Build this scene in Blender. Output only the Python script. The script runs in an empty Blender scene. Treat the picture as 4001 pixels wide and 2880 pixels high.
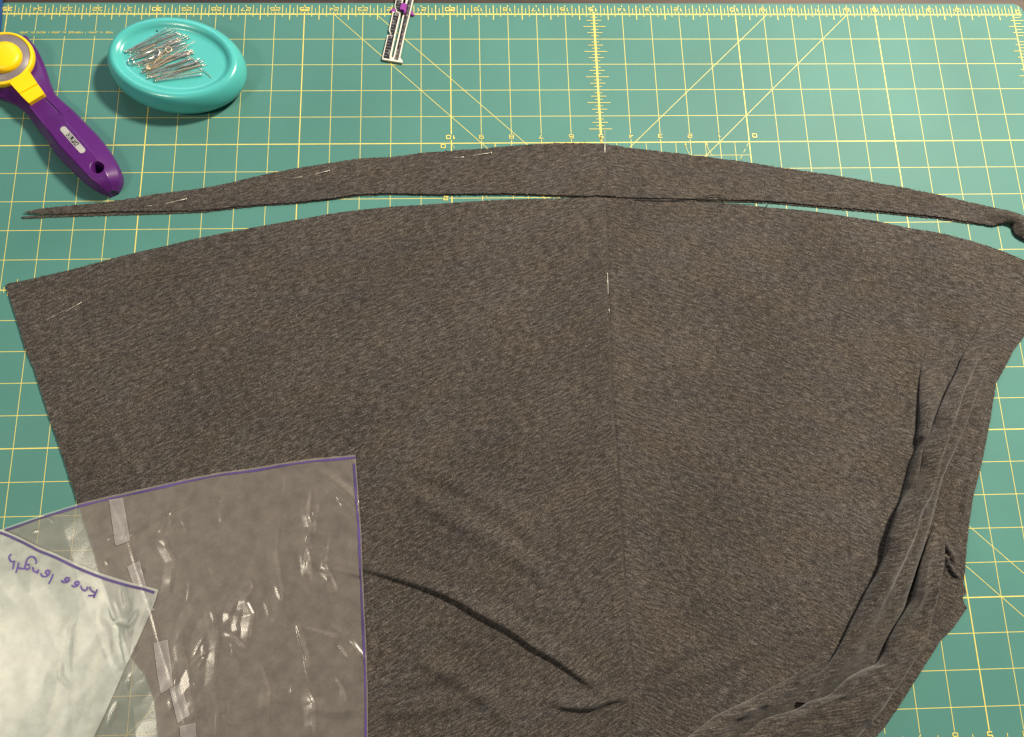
import bpy, math, random
import numpy as np
from mathutils import Vector, Matrix
from mathutils.geometry import tessellate_polygon

I = 0.0254                     # the scene is measured in inches on the cutting mat, built in metres
random.seed(7); rng = np.random.default_rng(7)
scene = bpy.context.scene
COL = scene.collection

# ------------------------------------------------------------------ camera
CR = np.array([[0.99893509, -0.02733538, 0.03716801],
               [-0.01621775, -0.96221822, -0.27179604],
               [0.04319338, 0.27090382, -0.96163686]])
CC = np.array([-1.90110268, -8.81656375, 26.72209327])
CF = 3514.7483
cam = bpy.data.cameras.new('camera'); camo = bpy.data.objects.new('camera', cam); COL.objects.link(camo)
cam.sensor_width = 36.0; cam.sensor_fit = 'HORIZONTAL'; cam.lens = CF / 4001 * 36.0
cam.clip_start = 0.01; cam.clip_end = 50
m = Matrix.Identity(4)
for r in range(3):
    m[r][0] = CR[0, r]; m[r][1] = -CR[1, r]; m[r][2] = -CR[2, r]; m[r][3] = CC[r] * I
camo.matrix_world = m
scene.camera = camo

# ------------------------------------------------------------------ light
w = bpy.data.worlds.new('World'); scene.world = w; w.use_nodes = True
bg = w.node_tree.nodes['Background']; bg.inputs[0].default_value = (0.80, 0.82, 0.90, 1); bg.inputs[1].default_value = 0.10

def area(name, loc, target, size, power, colr, sizey=None):
    l = bpy.data.lights.new(name, 'AREA'); l.energy = power; l.color = colr; l.size = size * I
    if sizey: l.shape = 'RECTANGLE'; l.size_y = sizey * I
    else: l.shape = 'DISK'
    o = bpy.data.objects.new(name, l); COL.objects.link(o)
    p = Vector([c * I for c in loc]); t = Vector([c * I for c in target])
    o.location = p; o.rotation_euler = (t - p).to_track_quat('-Z', 'Y').to_euler()
    return o
area('ceiling_lamp', (33, 30, 52), (4, 0, 0), 9, 57, (1.0, 0.88, 0.71))
area('left_lamp', (-35, -10.5, 40), (-14, -8, 0), 9, 5.4, (1.0, 0.88, 0.68))
area('window_light', (-24, 62, 44), (0, 2, 0), 34, 6.5, (0.66, 0.78, 1.0))

scene.view_settings.view_transform = 'Standard'
scene.view_settings.look = 'None'
scene.view_settings.exposure = 0.0
scene.view_settings.gamma = 1.0

# ------------------------------------------------------------------ helpers
def P(px, py, z=0.0):
    """point of the photograph -> where it lies at height z above the mat (inches)"""
    d = np.array([(px - 2000.5) / CF, (py - 1440) / CF, 1.0]) @ CR
    t = (z - CC[2]) / d[2]
    q = CC + t * d
    return (q[0], q[1], z)
def P2(pts, z=0.0): return [P(a, b, z)[:2] for a, b in pts]
def nv(n, v): return (17.5 - n, 11.5 - v)

BASE = {}
def setp(o, label=None, cat=None, group=None, kind=None):
    if label: o['label'] = label
    if cat: o['category'] = cat
    if group: o['group'] = group
    if kind: o['kind'] = kind
    return o
def thing(name, label, cat, base, group=None):
    o = bpy.data.objects.new(name, None); COL.objects.link(o)
    o.empty_display_size = 0.01
    o.location = [c * I for c in base]
    BASE[o.name] = np.array(base, float)
    return setp(o, label, cat, group)
def mesh(name, verts, faces, mat, parent=None, smooth=False, uv=None):
    b = np.zeros(3)
    if parent is not None: b = BASE[parent.name]
    V = (np.asarray(verts, float) - b) * I
    me = bpy.data.meshes.new(name); me.from_pydata(V.tolist(), [], [list(map(int, f)) for f in faces]); me.update()
    if smooth: me.polygons.foreach_set('use_smooth', np.ones(len(me.polygons), bool))
    if uv is not None:
        L = me.uv_layers.new(name='grain'); idx = np.zeros(len(me.loops), int); me.loops.foreach_get('vertex_index', idx)
        L.data.foreach_set('uv', np.asarray(uv, float)[idx].ravel())
    o = bpy.data.objects.new(name, me); COL.objects.link(o)
    if mat:
        for mm in (mat if isinstance(mat, list) else [mat]): me.materials.append(mm)
    if parent is not None: o.parent = parent
    BASE[o.name] = b
    return o

def catmull(pts, n=8, closed=False):
    p = np.asarray(pts, float); out = []; N = len(p)
    rngk = range(N if closed else N - 1)
    for i in rngk:
        if closed: a, b, c, d = p[(i - 1) % N], p[i], p[(i + 1) % N], p[(i + 2) % N]
        else: a, b, c, d = p[max(i - 1, 0)], p[i], p[i + 1], p[min(i + 2, N - 1)]
        for t in np.linspace(0, 1, n, endpoint=False):
            out.append(0.5 * ((2 * b) + (-a + c) * t + (2 * a - 5 * b + 4 * c - d) * t * t + (-a + 3 * b - 3 * c + d) * t ** 3))
    if not closed: out.append(p[-1])
    return np.array(out)

class Strips:
    """flat ribbons gathered into one mesh; each lies on a slightly higher layer than the one before it"""
    def __init__(s, z0=0.003, dz=0.0012, layers=7): s.v = []; s.f = []; s.z0 = z0; s.dz = dz; s.n = layers; s.k = 0
    def add(s, pts, width, layer=None, closed=False):
        p = np.asarray(pts, float)
        zz = p[:, 2] if p.shape[1] == 3 else None
        p = p[:, :2]; N = len(p)
        k = s.k % s.n if layer is None else layer; s.k += 1
        z = s.z0 + s.dz * k; b = len(s.v)
        for i in range(N):
            if closed: d0 = p[i] - p[i - 1]; d1 = p[(i + 1) % N] - p[i]
            else:
                d0 = p[i] - p[i - 1] if i else p[1] - p[0]
                d1 = p[i + 1] - p[i] if i < N - 1 else p[i] - p[i - 1]
            d0 = d0 / (np.linalg.norm(d0) + 1e-9); d1 = d1 / (np.linalg.norm(d1) + 1e-9)
            t = d0 + d1; t = t / (np.linalg.norm(t) + 1e-9); nn = np.array([-t[1], t[0]])
            wd = width[i] if hasattr(width, '__len__') else width
            h = wd / 2 / max(0.45, abs(nn @ np.array([-d1[1], d1[0]])))
            zi = z if zz is None else zz[i] + z
            s.v.append((*(p[i] + nn * h), zi)); s.v.append((*(p[i] - nn * h), zi))
        for i in range(N if closed else N - 1):
            j = (i + 1) % N
            s.f.append((b + 2 * i + 1, b + 2 * j + 1, b + 2 * j, b + 2 * i))
    def build(s, name, mat, parent, smooth=False): return mesh(name, s.v, s.f, mat, parent, smooth)

GLY = {  # stroke letters in a 1 x 1 box, y up
 '0': [[(0.1, 0), (0, .12), (0, .88), (.1, 1), (.9, 1), (1, .88), (1, .12), (.9, 0), (.1, 0)]],
 '1': [[(.25, .72), (.6, 1), (.6, 0)]],
 '2': [[(0, .8), (.08, 1), (.92, 1), (1, .9), (1, .62), (.9, .52), (.1, .5), (0, .38), (0, 0), (1, 0)]],
 '3': [[(0, 1), (.92, 1), (1, .9), (1, .6), (.9, .5), (.25, .5)], [(.9, .5), (1, .4), (1, .1), (.92, 0), (0, 0)]],
 '4': [[(.78, 0), (.78, 1), (0, .3), (1, .3)]],
 '5': [[(.95, 1), (.05, 1), (.05, .58), (.9, .58), (1, .48), (1, .1), (.9, 0), (0, 0)]],
 '6': [[(.95, 1), (.1, 1), (0, .9), (0, .1), (.1, 0), (.9, 0), (1, .1), (1, .45), (.9, .55), (0, .55)]],
 '7': [[(0, 1), (1, 1), (.45, 0)]],
 '8': [[(.1, .53), (.03, .63), (.03, .9), (.1, 1), (.9, 1), (.97, .9), (.97, .63), (.9, .53), (.1, .53)], [(.1, .53), (0, .42), (0, .1), (.1, 0), (.9, 0), (1, .1), (1, .42), (.9, .53)]],
 '9': [[(.05, 0), (.9, 0), (1, .1), (1, .9), (.9, 1), (.1, 1), (0, .9), (0, .55), (.1, .45), (1, .45)]],
 'A': [[(0, 0), (.5, 1), (1, 0)], [(.2, .35), (.8, .35)]],
 'B': [[(0, 0), (0, 1), (.85, 1), (.95, .8), (.8, .54), (0, .54)], [(.8, .54), (1, .3), (.85, 0), (0, 0)]],
 'C': [[(1, .85), (.85, 1), (.15, 1), (0, .85), (0, .15), (.15, 0), (.85, 0), (1, .15)]],
 'D': [[(0, 0), (0, 1), (.75, 1), (1, .75), (1, .25), (.75, 0), (0, 0)]],
 'E': [[(1, 0), (0, 0), (0, 1), (1, 1)], [(0, .5), (.8, .5)]],
 'F': [[(0, 0), (0, 1), (1, 1)], [(0, .5), (.8, .5)]],
 'H': [[(0, 0), (0, 1)], [(1, 0), (1, 1)], [(0, .5), (1, .5)]],
 'I': [[(.5, 0), (.5, 1)]],
 'J': [[(1, 1), (1, .2), (.8, 0), (.2, 0), (0, .2)]],
 'L': [[(0, 1), (0, 0), (1, 0)]],
 'M': [[(0, 0), (0, 1), (.5, .4), (1, 1), (1, 0)]],
 'N': [[(0, 0), (0, 1), (1, 0), (1, 1)]],
 'O': [[(.15, 0), (0, .2), (0, .8), (.15, 1), (.85, 1), (1, .8), (1, .2), (.85, 0), (.15, 0)]],
 'P': [[(0, 0), (0, 1), (.9, 1), (1, .85), (1, .6), (.9, .45), (0, .45)]],
 'Q': [[(.15, 0), (0, .2), (0, .8), (.15, 1), (.85, 1), (1, .8), (1, .2), (.85, 0), (.15, 0)], [(.6, .3), (1, -.1)]],
 'R': [[(0, 0), (0, 1), (.9, 1), (1, .85), (1, .6), (.9, .48), (0, .48)], [(.5, .48), (1, 0)]],
 'S': [[(1, .9), (.85, 1), (.1, 1), (0, .85), (0, .6), (.1, .5), (.9, .5), (1, .4), (1, .1), (.9, 0), (0, .05)]],
 'T': [[(0, 1), (1, 1)], [(.5, 1), (.5, 0)]],
 'U': [[(0, 1), (0, .15), (.15, 0), (.85, 0), (1, .15), (1, 1)]],
 '/': [[(.1, 0), (.9, 1)]],
 "'": [[(.3, 1.3), (.7, 1.5)]],
}
def text_strips(S, txt, org, ex, ey, cw, ch, gap, width, z=None):
    """org: lower-left corner, ex/ey: unit vectors of the writing"""
    org = np.array(org, float); ex = np.array(ex, float); ey = np.array(ey, float); x = 0
    for c in txt:
        if c == '^':      # accent over the previous letter
            a = org + ex * (x - gap - cw * .7) + ey * ch * 1.18; S.add([a, a + ex * cw * .4 + ey * ch * .25], width); continue
        for st in GLY.get(c, []):
            q = [org + ex * (x + a * cw) + ey * b * ch for a, b in st]
            if z is not None: q = [(*t, z) for t in q]
            S.add(q, width)
        x += cw + gap

def inside(poly, X, Y):
    p = np.asarray(poly); r = np.zeros(X.shape, bool); j = len(p) - 1
    for i in range(len(p)):
        xi, yi = p[i]; xj, yj = p[j]
        if yi != yj:
            r ^= ((yi > Y) != (yj > Y)) & (X < (xj - xi) * (Y - yi) / (yj - yi) + xi)
        j = i
    return r
def polydist(path, X, Y, closed=False):
    """distance, side, arc parameter (0..1) and nearest point on a polyline"""
    p = np.asarray(path, float)[:, :2]
    if closed: p = np.vstack([p, p[:1]])
    seg = np.linalg.norm(np.diff(p, axis=0), axis=1); cum = np.concatenate([[0], np.cumsum(seg)]); tot = cum[-1]
    best = np.full(X.shape, 1e9); side = np.ones(X.shape); par = np.zeros(X.shape); NX = X.copy(); NY = Y.copy()
    for i in range(len(p) - 1):
        a, b = p[i], p[i + 1]; d = b - a; L = max(seg[i], 1e-9)
        t = np.clip(((X - a[0]) * d[0] + (Y - a[1]) * d[1]) / (L * L), 0, 1)
        qx = a[0] + t * d[0]; qy = a[1] + t * d[1]
        D = np.hypot(X - qx, Y - qy); k = D < best
        s = np.sign(d[0] * (Y - a[1]) - d[1] * (X - a[0])); s[s == 0] = 1
        best = np.where(k, D, best); side = np.where(k, s, side); par = np.where(k, (cum[i] + t * seg[i]) / tot, par)
        NX = np.where(k, qx, NX); NY = np.where(k, qy, NY)
    return best, side, par, NX, NY

def cut_grid(poly, step, jitter=0.0):
    p = np.asarray(poly); x0, y0 = p.min(0) - step; x1, y1 = p.max(0) + step
    xs = np.arange(x0, x1 + step, step); ys = np.arange(y0, y1 + step, step)
    X, Y = np.meshgrid(xs, ys); ins = inside(p, X, Y)
    cell = ins[:-1, :-1] | ins[1:, :-1] | ins[:-1, 1:] | ins[1:, 1:]
    used = np.zeros_like(ins); used[:-1, :-1] |= cell; used[1:, :-1] |= cell; used[:-1, 1:] |= cell; used[1:, 1:] |= cell
    idx = -np.ones(ins.shape, int); idx[used] = np.arange(used.sum())
    x = X[used].copy(); y = Y[used].copy(); out = ~ins[used]
    if out.any():
        _, _, _, nx, ny = polydist(p, x[out], y[out], True)
        x[out] = nx; y[out] = ny
        if jitter: x[out] += rng.normal(0, jitter, out.sum()); y[out] += rng.normal(0, jitter, out.sum())
    jj, ii = np.nonzero(cell)
    F = np.stack([idx[jj, ii], idx[jj, ii + 1], idx[jj + 1, ii + 1], idx[jj + 1, ii]], 1)
    return x, y, F
def add_wall(x, y, z, F, zlow):
    e = np.concatenate([F[:, [0, 1]], F[:, [1, 2]], F[:, [2, 3]], F[:, [3, 0]]])
    key = np.sort(e, 1); u, inv, cnt = np.unique(key, axis=0, return_inverse=True, return_counts=True)
    be = e[cnt[inv.ravel()] == 1]
    bv = np.unique(be); n0 = len(x)
    mp = {int(v): i for i, v in enumerate(bv)}
    X = np.concatenate([x, x[bv], x[bv]]); Y = np.concatenate([y, y[bv], y[bv]])
    zl = zlow[bv] if hasattr(zlow, '__len__') else np.full(len(bv), zlow)
    Z = np.concatenate([z, z[bv], zl]); nb = len(bv)
    W = [(n0 + mp[int(b)], n0 + mp[int(a)], n0 + nb + mp[int(a)], n0 + nb + mp[int(b)]) for a, b in be]
    return X, Y, Z, [tuple(f) for f in F] + W, bv
def smoothstep(t): t = np.clip(t, 0, 1); return t * t * (3 - 2 * t)

def vnoise(X, Y, scale, seed=0):
    """smooth value noise, -1..1"""
    r = np.random.default_rng(seed); G = r.uniform(-1, 1, (257, 257))
    x = X / scale + 1000; y = Y / scale + 1000
    xi = np.floor(x).astype(int); yi = np.floor(y).astype(int); fx = smoothstep(x - xi); fy = smoothstep(y - yi)
    g = lambda a, b: G[b % 257, a % 257]
    return (g(xi, yi) * (1 - fx) + g(xi + 1, yi) * fx) * (1 - fy) + (g(xi, yi + 1) * (1 - fx) + g(xi + 1, yi + 1) * fx) * fy

def ridge(X, Y, path, h, wl, wr, ends=0.15):
    """a fold along path: wl / wr widths on its left / right, h along it (scalar or list)"""
    d, s, t, _, _ = polydist(path, X, Y)
    hh = np.interp(t, np.linspace(0, 1, len(h)), h) if hasattr(h, '__len__') else h
    if ends: hh = hh * smoothstep(t / ends) * smoothstep((1 - t) / ends)
    wd = np.where(s > 0, wl, wr)
    q = np.clip(d / wd, 0, 1)
    return hh * (1 - smoothstep(q))

def tube(path, r, sides=6, cap=True):
    p = np.asarray(path, float); V = []; F = []
    rr = r if hasattr(r, '__len__') else [r] * len(p)
    up0 = np.array([0, 0, 1.0])
    for i in range(len(p)):
        t = p[min(i + 1, len(p) - 1)] - p[max(i - 1, 0)]; t = t / (np.linalg.norm(t) + 1e-12)
        a = np.cross(t, up0)
        if np.linalg.norm(a) < 1e-4: a = np.array([1.0, 0, 0])
        a /= np.linalg.norm(a); b = np.cross(a, t)
        for k in range(sides):
            th = 2 * math.pi * k / sides; V.append(p[i] + rr[i] * (a * math.cos(th) + b * math.sin(th)))
    for i in range(len(p) - 1):
        for k in range(sides):
            F.append((i * sides + k, i * sides + (k + 1) % sides, (i + 1) * sides + (k + 1) % sides, (i + 1) * sides + k))
    if cap: F.append(tuple(range(sides))[::-1]); F.append(tuple((len(p) - 1) * sides + k for k in range(sides)))
    return V, F
def join(*parts):
    V = []; F = []
    for v, f in parts:
        b = len(V); V += [tuple(q) for q in v]; F += [tuple(int(i) + b for i in ff) for ff in f]
    return V, F
def ball(c, r, n=8, flat=1.0):
    V = []; F = []
    for j in range(1, n // 2):
        th = math.pi * j / (n // 2)
        for k in range(n):
            V.append((c[0] + r * math.sin(th) * math.cos(2 * math.pi * k / n), c[1] + r * math.sin(th) * math.sin(2 * math.pi * k / n), c[2] + flat * r * math.cos(th)))
    R_ = n // 2 - 1; t = len(V); V += [(c[0], c[1], c[2] + flat * r), (c[0], c[1], c[2] - flat * r)]
    for j in range(R_ - 1):
        for k in range(n): F.append((j * n + k, (j + 1) * n + k, (j + 1) * n + (k + 1) % n, j * n + (k + 1) % n))
    for k in range(n): F.append((t, k, (k + 1) % n)); F.append((t + 1, (R_ - 1) * n + (k + 1) % n, (R_ - 1) * n + k))
    return V, F
def slab(poly, z0, z1, holes=(), bevel=0.0):
    """flat plate of an outline with holes, with side walls"""
    loops = [list(poly)] + [list(h) for h in holes]
    flat = [Vector((a, b, 0)) for L in loops for a, b in L]
    tris = tessellate_polygon([[Vector((a, b, 0)) for a, b in L] for L in loops])
    n = len(flat); V = [(q.x, q.y, z1) for q in flat] + [(q.x, q.y, z0) for q in flat]; F = []
    for t in tris:
        a, b, c = [flat[i] for i in t]
        if (b - a).cross(c - a).z < 0: t = (t[0], t[2], t[1])
        F.append(tuple(t)); F.append(tuple(i + n for i in reversed(t)))
    b = 0
    for L in loops:
        k = len(L)
        for i in range(k):
            j = (i + 1) % k; q = 2 * n
            s = len(V); V += [V[b + i], V[b + j], V[n + b + j], V[n + b + i]]; F.append((s, s + 3, s + 2, s + 1))
        b += k
    return V, F
def circle(c, r, n=48, ry=None, rot=0):
    ry = ry or r; cr, sr = math.cos(rot), math.sin(rot); o = []
    for k in range(n):
        a = 2 * math.pi * k / n; x, y = r * math.cos(a), ry * math.sin(a)
        o.append((c[0] + x * cr - y * sr, c[1] + x * sr + y * cr))
    return o
def lathe(c, prof, n=64, a0=1.0, ratio=1.0, rot=0, cap=True):
    """rings of (radius, z); ratio squeezes the rings into ellipses by the same inset"""
    V = []; F = []
    for (r, z) in prof: V += [(x, y, z) for x, y in circle(c, r, n, r * ratio, rot)]
    for i in range(len(prof) - 1):
        for k in range(n): F.append((i * n + k, i * n + (k + 1) % n, (i + 1) * n + (k + 1) % n, (i + 1) * n + k))
    if cap: F.append(tuple((len(prof) - 1) * n + k for k in range(n)))
    return V, F

# ------------------------------------------------------------------ materials
def mat(name, colr, rough=0.5, metal=0.0, spec=0.5, noise=0.0, nscale=40.0, bump=0.0, bscale=400.0, coat=0.0, sss=0.0, coords='Object'):
    m = bpy.data.materials.new(name); m.use_nodes = True; t = m.node_tree; b = t.nodes['Principled BSDF']
    b.inputs['Base Color'].default_value = (*colr, 1); b.inputs['Roughness'].default_value = rough; b.inputs['Metallic'].default_value = metal
    b.inputs['Specular IOR Level'].default_value = spec; b.inputs['Coat Weight'].default_value = coat
    if sss: b.inputs['Subsurface Weight'].default_value = sss; b.inputs['Subsurface Radius'].default_value = (0.004, 0.008, 0.008); b.inputs['Subsurface Scale'].default_value = 1.0
    tc = t.nodes.new('ShaderNodeTexCoord')
    if noise:
        n = t.nodes.new('ShaderNodeTexNoise'); n.inputs['Scale'].default_value = nscale; n.inputs['Detail'].default_value = 5
        t.links.new(tc.outputs[coords], n.inputs['Vector'])
        r = t.nodes.new('ShaderNodeValToRGB'); r.color_ramp.elements[0].position = 0.3; r.color_ramp.elements[1].position = 0.7
        r.color_ramp.elements[0].color = (*[c * (1 - noise) for c in colr], 1); r.color_ramp.elements[1].color = (*[min(1, c * (1 + noise)) for c in colr], 1)
        t.links.new(n.outputs['Fac'], r.inputs[0]); t.links.new(r.outputs[0], b.inputs['Base Color'])
    if bump:
        n2 = t.nodes.new('ShaderNodeTexNoise'); n2.inputs['Scale'].default_value = bscale; n2.inputs['Detail'].default_value = 3
        t.links.new(tc.outputs[coords], n2.inputs['Vector'])
        bp = t.nodes.new('ShaderNodeBump'); bp.inputs['Strength'].default_value = bump; bp.inputs['Distance'].default_value = 0.0004
        t.links.new(n2.outputs['Fac'], bp.inputs['Height']); t.links.new(bp.outputs[0], b.inputs['Normal'])
    return m

M = {}
M['mat'] = mat('mat_green_vinyl', (0.074, 0.217, 0.192), 0.55, noise=0.10, nscale=7, bump=0.25, bscale=1500, spec=0.22)
M['print'] = mat('yellow_ink', (0.77, 0.655, 0.155), 0.55, noise=0.10, nscale=300)
M['purple'] = mat('purple_plastic', (0.085, 0.012, 0.145), 0.33, noise=0.05, nscale=30, bump=0.12, bscale=2500)
M['yellow'] = mat('yellow_plastic', (1.0, 0.64, 0.0), 0.42, noise=0.03, nscale=60)
M['guard'] = mat('grey_smoked_plastic', (0.20, 0.175, 0.19), 0.42, noise=0.08, nscale=120)
M['plate'] = mat('silver_label', (0.52, 0.52, 0.50), 0.45, metal=0.3, noise=0.05, nscale=200)
M['black'] = mat('black_ink', (0.006, 0.006, 0.007), 0.42, noise=0.2, nscale=200)
M['dish'] = mat('turquoise_plastic', (0.080, 0.465, 0.445), 0.26, noise=0.04, nscale=40, sss=0.15, coat=0.15)
M['dishbase'] = mat('dark_turquoise_plastic', (0.03, 0.23, 0.20), 0.45, noise=0.05, nscale=60)
M['steel'] = mat('nickel_steel', (0.74, 0.70, 0.65), 0.25, metal=0.85, noise=0.12, nscale=250)
M['pin'] = mat('bright_pin_steel', (0.62, 0.58, 0.52), 0.35, metal=0.45)
M['dullpin'] = mat('dull_pin_steel', (0.50, 0.45, 0.37), 0.35, metal=0.5)
M['brass'] = mat('brass_wire', (0.90, 0.70, 0.45), 0.30, metal=0.55, noise=0.12, nscale=250)
M['white'] = mat('white_enamel', (0.74, 0.70, 0.62), 0.45, noise=0.06, nscale=150)
M['greyink'] = mat('pale_ink', (0.34, 0.32, 0.30), 0.5, noise=0.15, nscale=500)
M['slider'] = mat('magenta_plastic', (0.26, 0.035, 0.30), 0.4, noise=0.05, nscale=100)
M['blue'] = mat('blue_board', (0.015, 0.07, 0.24), 0.5, noise=0.08, nscale=60)
M['thread'] = mat('black_thread', (0.012, 0.010, 0.009), 0.9, noise=0.3, nscale=800)

def wood_mat():
    m = bpy.data.materials.new('dark_table_wood'); m.use_nodes = True; t = m.node_tree; b = t.nodes['Principled BSDF']
    tc = t.nodes.new('ShaderNodeTexCoord'); mp = t.nodes.new('ShaderNodeMapping'); mp.inputs['Scale'].default_value = (6, 90, 20)
    t.links.new(tc.outputs['Object'], mp.inputs[0])
    n = t.nodes.new('ShaderNodeTexNoise'); n.inputs['Scale'].default_value = 1.0; n.inputs['Detail'].default_value = 6
    t.links.new(mp.outputs[0], n.inputs['Vector'])
    n2 = t.nodes.new('ShaderNodeTexNoise'); n2.inputs['Scale'].default_value = 14; n2.inputs['Detail'].default_value = 2
    t.links.new(tc.outputs['Object'], n2.inputs['Vector'])
    a = t.nodes.new('ShaderNodeMath'); a.operation = 'MULTIPLY_ADD'; a.inputs[1].default_value = 0.55
    ml = t.nodes.new('ShaderNodeMath'); ml.operation = 'MULTIPLY'; ml.inputs[1].default_value = 0.45; t.links.new(n2.outputs['Fac'], ml.inputs[0])
    t.links.new(n.outputs['Fac'], a.inputs[0]); t.links.new(ml.outputs[0], a.inputs[2])
    r = t.nodes.new('ShaderNodeValToRGB'); e = r.color_ramp.elements
    e[0].position = 0.36; e[0].color = (0.012, 0.008, 0.008, 1); e[1].position = 0.66; e[1].color = (0.085, 0.042, 0.024, 1)
    t.links.new(a.outputs[0], r.inputs[0]); t.links.new(r.outputs[0], b.inputs['Base Color']); b.inputs['Roughness'].default_value = 0.55
    return m
M['wood'] = wood_mat()

def fabric_mat():
    m = bpy.data.materials.new('heather_jersey'); m.use_nodes = True; t = m.node_tree; b = t.nodes['Principled BSDF']
    uv = t.nodes.new('ShaderNodeUVMap'); uv.uv_map = 'grain'
    def nz(sx, sy, detail, rough=0.6, off=0.0):
        mp = t.nodes.new('ShaderNodeMapping'); mp.inputs['Scale'].default_value = (sx, sy, 1); mp.inputs['Location'].default_value = (off, off * 1.7, off)
        t.links.new(uv.outputs[0], mp.inputs[0])
        n = t.nodes.new('ShaderNodeTexNoise'); n.inputs['Scale'].default_value = 1.0; n.inputs['Detail'].default_value = detail; n.inputs['Roughness'].default_value = rough
        t.links.new(mp.outputs[0], n.inputs['Vector']); return n.outputs['Fac']
    def mth(op, a, b_, c=None):
        q = t.nodes.new('ShaderNodeMath'); q.operation = op
        for i, v in enumerate((a, b_, c)):
            if v is None: continue
            if isinstance(v, (int, float)): q.inputs[i].default_value = v
            else: t.links.new(v, q.inputs[i])
        return q.outputs[0]
    s1 = nz(3.6, 18, 3); s2 = nz(22, 54, 3, off=3.3); s3 = nz(48, 72, 2, off=7.7); big = nz(0.30, 0.45, 2, off=11); warm = nz(0.5, 1.3, 3, off=20)
    v = mth('MULTIPLY', s1, 0.40); v = mth('MULTIPLY_ADD', s2, 0.50, v); v = mth('MULTIPLY_ADD', s3, 0.50, v); v = mth('MULTIPLY_ADD', big, 0.08, v)
    r = t.nodes.new('ShaderNodeValToRGB'); e = r.color_ramp.elements
    e[0].position = 0.57; e[0].color = (0.011, 0.010, 0.0092, 1)
    e[1].position = 0.95; e[1].color = (0.215, 0.192, 0.168, 1)
    q = e.new(0.735); q.color = (0.041, 0.0362, 0.0322, 1)
    t.links.new(v, r.inputs[0])
    mx = t.nodes.new('ShaderNodeMix'); mx.data_type = 'RGBA'; mx.blend_type = 'MULTIPLY'; mx.inputs[0].default_value = 1.0
    r2 = t.nodes.new('ShaderNodeValToRGB'); r2.color_ramp.elements[0].position = 0.35; r2.color_ramp.elements[1].position = 0.65
    r2.color_ramp.elements[0].color = (0.95, 0.965, 1.03, 1); r2.color_ramp.elements[1].color = (1.035, 0.99, 0.93, 1)
    t.links.new(warm, r2.inputs[0]); t.links.new(r.outputs[0], mx.inputs[6]); t.links.new(r2.outputs[0], mx.inputs[7])
    t.links.new(mx.outputs[2], b.inputs['Base Color'])
    b.inputs['Roughness'].default_value = 0.95; b.inputs['Specular IOR Level'].default_value = 0.15
    b.inputs['Sheen Weight'].default_value = 0.22; b.inputs['Sheen Roughness'].default_value = 0.5
    bp = t.nodes.new('ShaderNodeBump'); bp.inputs['Strength'].default_value = 0.55; bp.inputs['Distance'].default_value = 0.0006
    t.links.new(s3, bp.inputs['Height']); t.links.new(bp.outputs[0], b.inputs['Normal'])
    return m
M['fabric'] = fabric_mat()

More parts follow.
